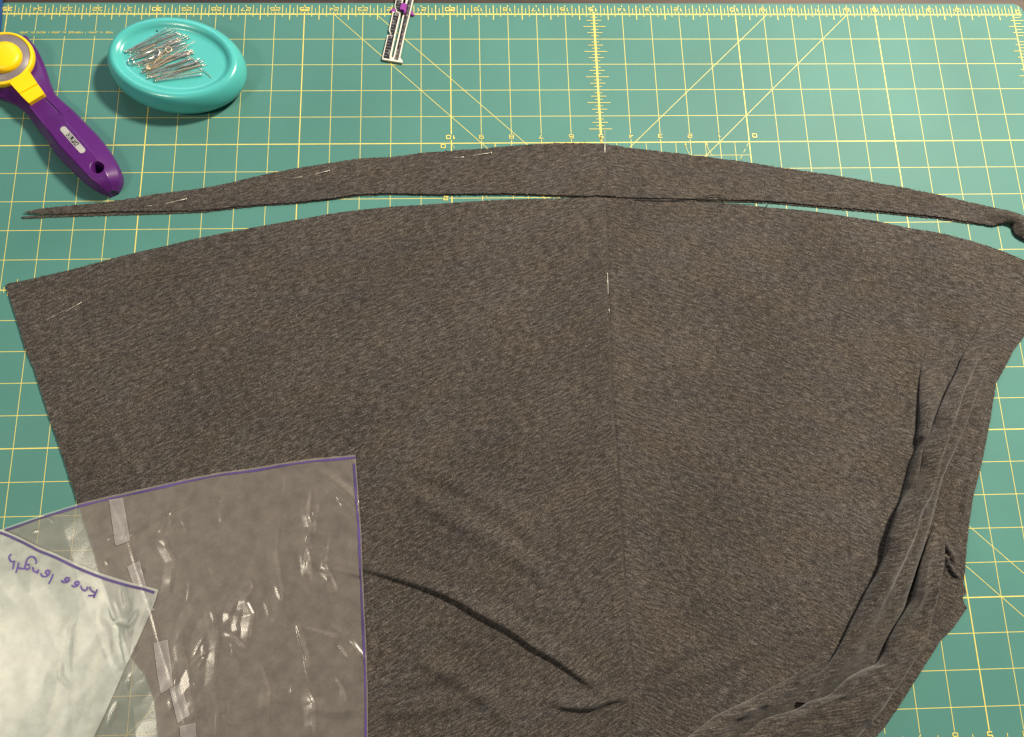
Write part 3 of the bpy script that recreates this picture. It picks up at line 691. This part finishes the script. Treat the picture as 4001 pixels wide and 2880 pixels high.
# ------------------------------------------------------------------ turquoise dish
DC = P(697, 262, 0.42); DROT = math.radians(-13); DA, DB = 2.28, 1.66
dish = thing('pin_dish', 'oval turquoise plastic pin dish with a raised rim, holding a pile of pins', 'pin dish', (DC[0], DC[1], 0))
def ering(inset, z, n=96): return [(x, y, z) for x, y in circle(DC[:2], DA - inset, n, DB - inset, DROT)]
prof = [(.20, .07), (.10, .16), (.03, .29), (0, .42), (.01, .56), (.045, .71), (.10, .84), (.17, .94), (.25, .99), (.33, 1.0), (.40, .975), (.46, .935), (.51, .89), (.555, .86), (.61, .845), (.68, .84), (1.0, .84), (1.4, .84)]
pr = np.array(prof); prs = catmull(pr, 3)
V = []; F = []; n = 96
for a, b in prs: V += ering(a, b)
for i in range(len(prs) - 1):
    for k in range(n): F.append((i * n + k, i * n + (k + 1) % n, (i + 1) * n + (k + 1) % n, (i + 1) * n + k))
F.append(tuple((len(prs) - 1) * n + k for k in range(n)))
mesh('dish_body', V, F, M['dish'], dish, True)
V = ering(.24, 0.0) + ering(.22, .03) + ering(.22, .09); F = []
for i in range(2):
    for k in range(n): F.append((i * n + k, i * n + (k + 1) % n, (i + 1) * n + (k + 1) % n, (i + 1) * n + k))
mesh('dish_base', V, F, M['dishbase'], dish, True)
c = P(613, 120.5, .86); V, F = slab(circle(c[:2], .035, 10, .03), .83, .852); mesh('dark_speck', V, F, M['black'], dish)

# pins piled in the dish
def crop(a, b): return (480 + a / 6.48, 100 + b / 6.48)
def unit_pin(material):
    V, F = join(tube([(0, 0, 0), (.1, 0, 0), (1.55, 0, 0), (1.78, 0, 0)], [.0115, .0115, .0115, .003], 6), ball((0, 0, 0), .026, 8, 1))
    return mesh('straight_pin', V, F, material, None, True)
proto = {'s': unit_pin(M['steel']), 'b': unit_pin(M['brass'])}; used = {'s': False, 'b': False}
def dish_pin(a, b, za, zb, kind='s', label=None, group=None):
    """head at a, point at b (picture points), at heights za, zb"""
    za += .305; zb += .305
    p = np.array(P(*crop(*a), za)); q = np.array(P(*crop(*b), zb)); d = q - p; L = np.linalg.norm(d)
    if not used[kind]: o = proto[kind]; used[kind] = True
    else: o = proto[kind].copy(); COL.objects.link(o)
    xx = d / L; yy = np.cross([0, 0, 1], xx); yy /= np.linalg.norm(yy); zz = np.cross(xx, yy)
    mm = Matrix.Identity(4); s = L / 1.78
    for r in range(3): mm[r][0] = xx[r] * s; mm[r][1] = yy[r]; mm[r][2] = zz[r]; mm[r][3] = p[r] * I
    o.matrix_world = mm
    return setp(o, label or 'straight steel pin lying in the parallel pile in the turquoise dish', 'pin', group or ('pins piled in the turquoise dish' if label is None else None))
Lp = catmull([(90, 650), (150, 690), (200, 740), (250, 810), (300, 880), (360, 950), (410, 1020), (450, 1090), (490, 1160), (530, 1220), (590, 1280), (680, 1340), (760, 1385), (840, 1400)], 4)
PL = {'s': 'steel pin in the %s third of the dish pile, head at %s end', 'b': 'brass pin in the %s third of the dish pile, head at %s end'}
for i in range(72):
    t = i / 71; k = Lp[int(round(t * (len(Lp) - 1)))]
    ang = math.radians(25.5 - 9.5 * t + random.gauss(0, 3.6)); L = random.uniform(1240, 1420)
    a = (k[0] + random.uniform(-60, 110), k[1] + random.uniform(-22, 22)); b = (a[0] + L * math.cos(ang), a[1] - L * math.sin(ang))
    za = random.choice((.552, .575, .60)) ; zb = za + random.uniform(-.0, .02)
    if random.random() < .55: a, b = b, a
    kd = 'b' if random.random() < .12 else 's'
    dish_pin(a, b, za, zb, kd, PL[kd] % (('upper', 'middle', 'lower')[min(2, int(t * 3))], 'left' if a[0] < b[0] else 'right'), 'pins piled in the turquoise dish')
dish_pin((180, 668), (1335, 118), .63, .66, 's', 'bright steel pin lying on top at the upper edge of the pile in the dish')
dish_pin((570, 895), (1260, 335), .66, .69, 's', 'bright steel pin lying steeply across the middle of the pile in the dish')
dish_pin((690, 1105), (1850, 378), .65, .68, 'b', 'gold coloured pin lying slantwise across the pile to the upper right')
dish_pin((480, 640), (820, 480), .64, .66, 'b', 'short gold coloured pin slanting at the upper left of the pile')
dish_pin((1700, 722), (640, 782), .685, .68, 's', 'thin pale pin lying almost level across the middle of the pile')
dish_pin((2230, 1310), (1590, 690), .55, .68, 's', 'dark pin with its head alone at the lower right of the pile')
dish_pin((240, 1015), (900, 820), .56, .62, 's', 'steel pin below the safety pin coil at the left of the pile')

def safety_pin(cpx, r_in, dirs, z, material, label):
    z += .305; dirs = [(e, zz + .305) for e, zz in dirs]
    c = np.array(P(*crop(*cpx), z)); R = r_in; wire = .014
    t = thing('safety_pin', label, 'safety pin', (c[0], c[1], z - .03))
    (e1, z1), (e2, z2) = dirs
    q1 = np.array(P(*crop(*e1), z1)); q2 = np.array(P(*crop(*e2), z2))
    u = (q1 + q2) / 2 - c; u[2] = 0; u /= np.linalg.norm(u); a0 = math.atan2(u[1], u[0])
    pts = [q1]
    for k in range(29):
        th = a0 - math.radians(62) - math.radians(360 + 236) * k / 28 * -1 * -1
        th = a0 - math.radians(75) - math.radians(570) * k / 28
        pts.append(c + np.array([R * math.cos(th), R * math.sin(th), .03 * (k / 28 - .5)]))
    pts.append(q2)
    V, F = tube(np.array(pts), wire, 6); mesh('wire', V, F, material, t, True)
    mid = (q1 + q2) / 2; w_ = (q2 - q1); wl = np.linalg.norm(w_)
    V, F = tube(np.array([q1 - w_ * .15, mid + u * .10, q2 + w_ * .15]), [.03, .05, .03], 6); mesh('clasp', V, F, material, t, True)
safety_pin((208, 905), .098, [((880, 770), .66), ((850, 600), .65)], .60, M['steel'], 'nickel safety pin with its coil at the left end of the pile in the dish')
safety_pin((1160, 605), .098, [((690, 1080), .67), ((640, 1010), .67)], .72, M['brass'], 'gold safety pin with its coil on top in the middle of the dish pile')

# ------------------------------------------------------------------ rotary cutter
cut = thing('rotary_cutter', 'purple handled rotary cutter with yellow blade guard at the left edge', 'rotary cutter', (*P(230, 480)[:2], 0))
prs_px = [((-130, 300), (95, 130)), ((-75, 345), (135, 180)), ((-20, 375), (165, 240)), ((20, 388), (183, 290)), ((52, 403), (195, 325)), ((75, 420), (214, 363)), ((101, 443), (243, 392)), ((141, 496), (285, 428)), ((182, 552), (331, 476)), ((226, 613), (392, 540)), ((283, 670), (440, 605)), ((335, 718), (471, 666)), ((376, 742), (472, 706)), ((412, 754), (454, 738))]
hh = [.50, .52, .54, .56, .58, .60, .62, .62, .74, .78, .78, .74, .60, .34]
rec = [0, 0, 0, 0, 0, .02, .06, .06, .0, 0, 0, 0, 0, 0]
Ls = catmull([P(*a, .34)[:2] for a, b in prs_px], 26); Rs = catmull([P(*b, .34)[:2] for a, b in prs_px], 26)
Hs = catmull([(h, r) for h, r in zip(hh, rec)], 26); NS = len(Ls)
us = np.concatenate([[-1, -1, -.985], np.linspace(-.97, .97, 128), [.985, 1, 1]]); NU = len(us)
uk = [-1, -.94, -.63, -.57, 0, .30, .35, .90, .96, 1]
zk = [.40, .57, .96, 1.0, 1.01, 1.0, .975, .64, .54, .40]
hole = P(381, 655, .70)
V = np.zeros((NS, NU, 3))
for i in range(NS):
    h, rc = Hs[i]; base = 0.05
    for j, u in enumerate(us):
        f = (u + 1) / 2; q = Ls[i] * (1 - f) + Rs[i] * f
        zz = h * np.interp(u, uk, zk)
        if -.6 < u < .42: zz -= rc * smoothstep(min((u + .6) / .06, (.42 - u) / .06))
        if j == 0 or j == NU - 1: zz = base; q = q + (Ls[i] - Rs[i]) * (-.03 if j == 0 else .03) * 1.0
        V[i, j] = (*q, zz)
d = np.hypot(V[..., 0] - hole[0], V[..., 1] - hole[1])
V[..., 2] -= .05 * np.exp(-(d / .30) ** 2) * (V[..., 2] > .2)
pit = smoothstep((.205 - d) / .05); V[..., 2] = V[..., 2] * (1 - pit) + .06 * pit
F = []
for i in range(NS - 1):
    for j in range(NU - 1):
        if max(d[i, j], d[i + 1, j], d[i, j + 1], d[i + 1, j + 1]) < .15: continue
        F.append((i * NU + j, (i + 1) * NU + j, (i + 1) * NU + j + 1, i * NU + j + 1))
F.append(tuple((NS - 1) * NU + j for j in range(NU)))
mesh('handle', V.reshape(-1, 3), F, M['purple'], cut, True)
hc = P(6, 226, .74)
V, F = lathe(hc[:2], [(.86, .50), (.985, .52), (1.0, .60), (.995, .70), (.97, .745), (.93, .755), (.90, .745), (.89, .71)], 72, cap=False); mesh('guard_ring', V, F, M['yellow'], cut, True)
V, F = lathe(hc[:2], [(.90, .70), (.895, .722), (.3, .722)], 72); mesh('blade_guard', V, F, M['guard'], cut, True)
kc = P(12, 220, .84)
V, F = lathe(kc[:2], [(.56, .72), (.565, .78), (.55, .85), (.50, .91), (.42, .945), (.28, .965), (.12, .97)], 64); mesh('locking_knob', V, F, M['yellow'], cut, True)
def poly3(px, z): return [P(a, b, z)[:2] for a, b in px]
L0 = [(33, 318), (110, 274), (146, 328), (76, 366)]; L1 = [(80, 371), (149, 331), (172, 365), (166, 371), (113, 403)]
V, F = join(slab(poly3(L0, .72)[::-1], .52, .735), slab(poly3([(76, 366), (146, 328), (149, 332), (80, 371)], .70)[::-1], .52, .69), slab(poly3(L1, .71)[::-1], .50, .715)); mesh('slide_lever', V, F, M['yellow'], cut)
# label plate with its lettering
e0 = np.array(P(241, 497, .79)[:2]); e1 = np.array(P(328, 596, .79)[:2]); ax = e1 - e0; pl = np.linalg.norm(ax); ax /= pl; nx = np.array([-ax[1], ax[0]])
hw = .100; cap = []
for k in range(13): a = math.radians(-90 + 180 * k / 12); cap.append(tuple(e1 - ax * hw + hw * (math.cos(a) * ax + math.sin(a) * nx)))
for k in range(13): a = math.radians(90 + 180 * k / 12); cap.append(tuple(e0 + ax * hw + hw * (math.cos(a) * ax + math.sin(a) * nx)))
zt = .795
plate = mesh('label_plate', *slab(cap, .70, zt), M['plate'], cut)
t0 = e0 + ax * pl * .26; bw = pl * .46 / 4
S1 = Strips(zt, .0015, 2); S2 = Strips(zt + .004, .0012, 3)
for k, ch in enumerate('OLFA'):
    a = t0 + ax * (bw * k + .010); b = t0 + ax * (bw * (k + 1) - .010)
    S1.add([a - nx * .0, b - nx * .0], .150, 1)
    text_strips(S2, ch, a + ax * bw * .24 - nx * .050, ax, nx, bw * .50, .100, 0, .024)
S1.build('logo_block', M['black'], plate); S2.build('logo_letters', M['plate'], plate)

# ------------------------------------------------------------------ seam gauge
gau = thing('seam_gauge', 'small black and white metal seam gauge with a purple slider at the mat edge', 'ruler', (*P(1530, 130)[:2], 0))
def gp(a, b, z=.10): return P(1460 + a / 6.28, b / 6.28, z)[:2]
ZG = .10
def gpoly(pts, z=ZG): return [gp(a, b, z) for a, b in pts]
outer = [(205, 1438), (340, 858), (432, 868), (395, 800), (372, 735), (468, 285), (560, 296), (532, 215), (512, 150), (650, -480), (980, -1900), (1240, -1850), (1130, -700), (972, 0), (905, 290), (805, 680), (760, 880), (648, 1408), (712, 1498), (706, 1536), (232, 1458)]
slot = [(425, 1395), (440, 1420), (470, 1410), (487, 1385), (610, 850), (722, 340), (775, 80), (1040, -1100), (990, -1100), (700, 80), (660, 340), (520, 930)]
V, F = slab(gpoly(outer), .035, ZG, [gpoly(slot)]); mesh('gauge_plate', V, F, M['white'], gau)
pnl = [[(232, 1425), (358, 880), (420, 886), (500, 885), (388, 1390), (398, 1440), (410, 1452)],
       [(440, 872), (402, 735), (485, 330), (498, 308), (638, 308), (500, 872)],
       [(575, 282), (532, 150), (660, -450), (990, -1850), (1010, -1850), (780, -600), (652, 290)],
       [(520, 1462), (498, 1440), (525, 1380), (640, 880), (748, 390), (840, 0), (1100, -1200), (1200, -1700), (1215, -1690), (1110, -700), (945, 0), (880, 290), (735, 880), (622, 1395), (595, 1484)]]
for q in pnl:
    V, F = slab(gpoly(q), ZG - .02, ZG + .004); mesh('scale_panel', V, F, M['black'], gau)
S = Strips(ZG + .006, .0012, 4)
a0, a1 = np.array(gp(222, 1430)), np.array(gp(640, -400)); dirg = a1 - a0; inch = np.linalg.norm(dirg) ; dirg /= inch
per = np.linalg.norm(np.array(gp(350, 868)) - np.array(gp(218, 1440)))
nrm = np.array([dirg[1], -dirg[0]])
edge_px = [(218, 1440), (350, 868), (375, 735), (470, 290), (515, 150), (640, -440)]
def edge_at(d):   # left edge of the panels, d inches from the foot
    e = a0 + dirg * (d * per); return e
offs = {0: .02, 1: .17}
for k in range(1, 40):
    d = k / 8; L = .10 if k % 2 else (.13 if k % 4 else .17)
    off = .035 if d < 1 else (.0 if False else .035)
    c0 = a0 + dirg * d * per
    sh = 0.03 if d < 1.0 else (0.04 if d < 2.0 else 0.05)
    S.add([c0 + nrm * sh, c0 + nrm * (sh + L)], .012)
r0 = np.array(gp(608, 1480)); r1 = np.array(gp(1000, -250)); dr = (r1 - r0) / np.linalg.norm(r1 - r0); nr = np.array([-dr[1], dr[0]])
for k in range(0, 130):
    L = .07 if k % 5 else (.10 if k % 10 else .13)
    c0 = r0 + dr * (k / 25.4 + .02) + nr * .005; S.add([c0, c0 + nr * L], .0085)
rd = np.array(dirg)
def gtxt(t, at, cw, ch, gap, wd): text_strips(S, t, np.array(gp(*at)), rd, -nrm, cw, ch, gap, wd)
text_strips(S, '1', np.array(gp(388, 935)), nrm, rd, .10, .11, .03, .02)
text_strips(S, '2', np.array(gp(530, 365)), nrm, rd, .11, .10, .03, .02)
text_strips(S, '3', np.array(gp(615, 60)), nrm, rd, .09, .09, .03, .018)
text_strips(S, '11/2', np.array(gp(482, 620)), nrm * .3 + rd * .95, -nrm * .95 + rd * .3, .05, .10, .02, .012) if False else text_strips(S, '1/2', np.array(gp(500, 615)), rd, -nrm, .05, .09, .02, .011)
gtxt('INCHES', (380, 1360), .028, .045, .010, .008)
gtxt('CENTIMETERS', (550, 1450), .026, .05, .008, .008)
for k, at in enumerate([(640, 1085), (695, 850), (745, 610), (800, 390), (850, 155)]):
    text_strips(S, str(k + 2), np.array(gp(*at)), nrm, rd, .045, .055, 0, .011)
S.build('scale_markings', M['greyink'], gau)
sl = [(685, 70), (800, 85), (812, 110), (795, 235), (778, 300), (745, 320), (742, 240), (640, 222)]
V, F = slab(gpoly(sl, .2), ZG, .20); so = mesh('slider', V, F, M['slider'], gau)
for q in ([(405, 265), (470, 215), (525, 210), (560, 285), (470, 298)], [(912, 270), (950, 290), (1005, 370), (985, 385), (890, 350)]):
    V, F = slab(gpoly(q, .06), .02, .075); mesh('slider_wing', V, F, M['slider'], so)
V, F = slab(gpoly([(640, 224), (742, 240), (735, 330), (665, 322)], .12), .06, .13); mesh('slider_clip', V, F, M['black'], so)

# ------------------------------------------------------------------ pattern plastic
def facet(X, Y, scale, seed):
    """random heights joined by flat triangles"""
    r = np.random.default_rng(seed); G = r.uniform(-1, 1, (257, 257)); x = X / scale + 1000; y = Y / scale + 1000
    x, y = x + .35 * np.sin(y * 1.3 + seed), y + .35 * np.sin(x * 1.1)
    xi = np.floor(x).astype(int); yi = np.floor(y).astype(int); fx = x - xi; fy = y - yi; g = lambda a, b: G[b % 257, a % 257]
    a, b, c, d = g(xi, yi), g(xi + 1, yi), g(xi, yi + 1), g(xi + 1, yi + 1)
    return np.where(fx > fy, a + (b - a) * fx + (d - b) * fy, a + (c - a) * fy + (d - c) * fx)
def tent(x, y, px, h, wl, wr, ends=.25):
    d, s_, t, _, _ = polydist(np.array(P2(px, .2)), x, y)
    return h * np.minimum(1, np.minimum(t, 1 - t) / ends) * np.clip(1 - d / np.where(s_ > 0, wl, wr), 0, 1)
def shards(x, y, z, spots, scale, seed):
    q = facet(x * 1.3 - y * .2, y * .75 + x * .15, scale, seed)
    for a, b, r, h in spots:
        c = P(a, b, .2); z = z + h * np.exp(-((x - c[0]) ** 2 + (y - c[1]) ** 2) / (r * r)) * q
    return z
def crumple(x, y, amp, seed):
    return amp * (.9 * facet(x * .9 + y * .2, y * .8, 1.3, seed) + .35 * facet(x + y * .4, y - x * .3, .55, seed + 1) + .6 * vnoise(x, y, 2.2, seed + 3)) + amp
mtop = [(-300, 2160), (-120, 2105), (-30, 2082), (17, 2060), (60, 2045), (130, 2020), (200, 1997), (308, 1966), (430, 1936), (560, 1908), (700, 1876), (850, 1846), (1000, 1826), (1120, 1805), (1220, 1791), (1310, 1783), (1388, 1776)]
mright = [(1391, 1810), (1396, 1880), (1402, 1960), (1406, 2010), (1411, 2090), (1414, 2160), (1417, 2235), (1421, 2330), (1427, 2450), (1432, 2560), (1436, 2700), (1437, 2880), (1437, 2990)]
main_out = np.array(P2(mtop, .16) + P2(mright, .16) + P2([(-300, 2990)], .16))
def main_z(x, y):
    b = np.maximum.reduce([fabric_z(x + dx, y + dy) for dx, dy in ((0, 0), (.2, 0), (-.2, 0), (0, .2), (0, -.2))])
    b = ZF + (b - ZF) * .55
    ins = inside(outline, x, y); d, _, _, _, _ = polydist(outline, x, y, True)
    b = np.where(ins, b, np.maximum(0.02, ZF * (1 - d / .8)))
    z = b + .035 + crumple(x, y, .015, 20)
    for px, h, wl, wr in [([(1110, 1855), (1106, 1890), (1100, 1940)], .018, .03, .05), ([(1212, 1905), (1206, 1950), (1200, 2010), (1215, 2060), (1200, 2110), (1194, 2160)], .04, .03, .22), ([(1225, 2020), (1230, 2060), (1222, 2100)], .03, .03, .2), ([(1240, 1960), (1238, 2010)], .02, .03, .16), ([(1196, 2130), (1206, 2200), (1214, 2275)], .05, .03, .28),
                      ([(968, 2250), (982, 2295), (960, 2350), (985, 2400), (975, 2450), (968, 2540)], .055, .05, .34), ([(930, 2330), (895, 2400), (892, 2450)], .035, .04, .2), ([(872, 2462), (915, 2492), (966, 2545)], .04, .05, .2), ([(940, 2380), (925, 2440), (930, 2490)], .03, .04, .2),
                      ([(1155, 2428), (1166, 2480), (1190, 2560), (1202, 2660)], .035, .16, .04), ([(1195, 2690), (1222, 2745), (1226, 2810), (1226, 2890)], .055, .03, .3),
                      ([(1362, 2495), (1395, 2540), (1436, 2590)], .05, .10, .05), ([(1318, 2515), (1335, 2550), (1362, 2582)], .04, .08, .04),
                      ([(1260, 2200), (1290, 2250), (1320, 2320)], .03, .05, .25), ([(1340, 2495), (1270, 2470), (1215, 2455), (1155, 2440)], .025, .25, .05), ([(1300, 2640), (1335, 2690), (1352, 2750)], .03, .05, .3),
                      ([(1200, 2765), (1300, 2785), (1430, 2770)], .035, .4, .2), ([(1315, 1940), (1330, 1960), (1345, 1995)], .02, .04, .06), ([(1395, 1950), (1401, 1985), (1402, 2020)], .04, .05, .05), ([(1035, 2340), (1050, 2390), (1056, 2420)], .018, .03, .12),
                      ([(180, 2015), (205, 2040)], .012, .03, .03), ([(120, 2075), (150, 2068)], .012, .03, .03), ([(860, 1950), (870, 1985)], .012, .03, .03), ([(410, 2185), (418, 2205)], .015, .03, .03)]:
        z = z + tent(x, y, px, h, wl, wr)
    z = shards(x, y, z, [(1195, 2010, .35, .02), (1240, 2240, .35, .03), (1330, 2540, .5, .035), (1340, 2720, .5, .03), (1290, 2280, .4, .025), (1270, 2010, .4, .02), (790, 2650, .9, .025), (1060, 2760, .8, .025), (700, 2420, .8, .02)], .55, 71)
    for px, h, wl, wr in [([(500, 2093), (620, 2020), (755, 1955)], .022, .025, .05), ([(820, 1950), (900, 1953), (1000, 1955), (1110, 1960)], .016, .03, .06),
                          ([(430, 1950), (470, 2040), (505, 2130), (521, 2190), (590, 2400), (616, 2500), (640, 2580), (675, 2690), (712, 2800), (737, 2890)], .010, .045, .045)]:
        z = z + tent(x, y, px, h, wl, wr, .05)
    for q in ([(1090, 1990), (1075, 2150), (1100, 2300), (1085, 2500)], [(820, 2330), (850, 2500), (830, 2700), (870, 2890)], [(700, 2480), (740, 2650), (775, 2890)], [(1290, 2060), (1270, 2200), (1300, 2380)], [(1010, 2560), (1050, 2700), (1040, 2890)], [(620, 2080), (680, 2190), (660, 2330)]):
        z = z + tent(x, y, q, .022, .03, .28)
    r = np.random.default_rng(5)
    for k in range(46):                                    # fine crinkles
        a, c = r.uniform(420, 1400), r.uniform(1850, 2860); th = r.normal(1.45, .55); L = r.uniform(15, 60)
        q = [(a + L * math.cos(th) * t + r.normal(0, 4), c + L * math.sin(th) * t + r.normal(0, 3)) for t in (-1, 0, 1)]
        z = z + tent(x, y, q, r.uniform(.008, .02), .03, r.uniform(.03, .12))
    return np.maximum(z, b + .012)
x, y, F = cut_grid(main_out, .035); z = main_z(x, y)
sheet = thing('pattern_sheet', 'clear milky plastic pattern piece edged in purple marker, lying on the grey fabric', 'pattern', (*P(900, 2400)[:2], .05))
mesh('plastic_sheet', np.stack([x, y, z], 1), F, M['plastic'], sheet, True)
def on(px, zf, lift, n=6):
    p = catmull([P(a, b, .16)[:2] for a, b in px], n); zz = zf(p[:, 0].copy(), p[:, 1].copy()) + lift
    return np.column_stack([p, zz])
S = Strips(0, 0, 1)
tl = on([(a + (2 if i else 0), b + 11) for i, (a, b) in enumerate(mtop[3:])], main_z, .012)
S.add(tl, [.058 + .014 * math.sin(i * .37) + .008 * math.sin(i * 1.3) for i in range(len(tl))])
rl = on([(a - 9, b) for a, b in mright], main_z, .014); S.add(rl, [.056 + .014 * math.sin(i * .29) + .008 * math.sin(i * 1.1) for i in range(len(rl))])
S.build('marker_line', M['marker'], sheet, True)
tapes = [[(423, 1952), (477, 1945), (490, 2020), (505, 2112), (452, 2132), (446, 2122), (438, 2060)],
         [(494, 2214), (543, 2192), (568, 2290), (590, 2370), (602, 2384), (580, 2392), (548, 2330), (520, 2290)],
         [(597, 2514), (652, 2500), (664, 2590), (674, 2680), (626, 2712), (612, 2640)],
         [(660, 2692), (706, 2672), (722, 2730), (740, 2796), (692, 2826), (676, 2760)],
         [(700, 2840), (762, 2824), (770, 2990), (712, 2990)]]
for q in tapes:
    pol = np.array(P2(q, .2)); x, y, F = cut_grid(pol, .05, .003); z = main_z(x, y) + .03
    mesh('tape_piece', np.stack([x, y, z], 1), F, M['tape'], sheet, True)

fl_out = np.array(P2([(-300, 1990), (-100, 2040), (0, 2068), (60, 2094), (140, 2135), (210, 2163), (300, 2205), (400, 2243), (500, 2274), (560, 2289), (613, 2303), (600, 2348), (560, 2440), (520, 2530), (480, 2610), (440, 2700), (400, 2790), (357, 2880), (310, 2990), (-300, 2990)], .30))
def flap_z(x, y):
    z = main_z(x, y) + .05 + crumple(x + 7, y, .008, 40)
    for px, h, wl, wr in [([(405, 2360), (420, 2420), (450, 2455), (455, 2520), (480, 2620)], .06, .06, .2), ([(440, 2420), (500, 2440), (530, 2400)], .05, .1, .12), ([(480, 2285), (490, 2340), (500, 2390)], .03, .06, .14), ([(535, 2380), (512, 2430), (500, 2490)], .05, .06, .1), ([(588, 2322), (570, 2400), (540, 2475)], .018, .03, .03),
                      ([(300, 2405), (272, 2460), (265, 2560), (272, 2650)], .02, .05, .12), ([(395, 2530), (412, 2570)], .02, .03, .06), ([(240, 2580), (230, 2640), (280, 2690)], .02, .05, .12)]:
        z = z + tent(x, y, px, h, wl, wr)
    z = shards(x, y, z, [(450, 2430, .55, .05), (480, 2540, .5, .05), (510, 2400, .4, .03), (270, 2500, .6, .015), (150, 2600, 1.2, .008), (60, 2350, 1.0, .01), (270, 2700, .8, .01)], .7, 91)
    return z + .06 * smoothstep((-13.5 - x) / 3)
x, y, F = cut_grid(fl_out, .04); z = flap_z(x, y)
flap = thing('pattern_flap', 'milky white plastic pattern piece with the handwritten words knee length', 'pattern', (*P(200, 2500)[:2], .2))
mesh('plastic_sheet', np.stack([x, y, z], 1), F, M['flap'], flap, True)
S = Strips(0, 0, 1)
S.add(on([(-90, 2060), (5, 2083), (65, 2108), (110, 2130), (150, 2152), (215, 2178), (300, 2219), (400, 2258), (500, 2288), (560, 2302), (604, 2316)], flap_z, .014), .07)
S.build('marker_line', M['marker'], flap, True)
def z2(pts): return [(a / 3.24, 1900 + b / 3.24) for a, b in pts]
letters = [[(1233, 1303), (1215, 1350), (1186, 1418)], [(1133, 1272), (1150, 1310), (1180, 1338), (1210, 1345)], [(1205, 1372), (1160, 1385), (1115, 1383)],
           [(1108, 1268), (1098, 1300), (1075, 1322), (1045, 1312), (1025, 1285), (1020, 1255)],
           [(900, 1250), (925, 1270), (962, 1265), (992, 1235), (985, 1208), (955, 1208), (940, 1235), (975, 1250)],
           [(770, 1188), (795, 1214), (838, 1214), (868, 1188), (862, 1160), (832, 1158), (815, 1182), (850, 1200)],
           [(668, 1112), (645, 1170), (614, 1235)],
           [(512, 1105), (535, 1138), (575, 1143), (612, 1118), (622, 1080), (598, 1062), (572, 1085), (600, 1120)],
           [(485, 1050), (480, 1080), (468, 1106)], [(482, 1072), (450, 1086), (422, 1066), (412, 1020)],
           [(380, 1022), (352, 1052), (322, 1040), (318, 1005), (345, 988), (378, 1005)], [(325, 1000), (340, 935), (375, 895), (420, 895), (455, 935), (450, 985)],
           [(240, 965), (225, 1030), (203, 1098)], [(310, 1042), (260, 1040), (222, 1025)],
           [(184, 940), (176, 1000), (164, 1052)], [(182, 955), (145, 952), (120, 915), (125, 880), (150, 860)]]
S = Strips(0, .002, 3)
for q in letters: S.add(on(z2(q), flap_z, .016, 5), .047)
S.build('handwriting', M['pen'], flap, True)
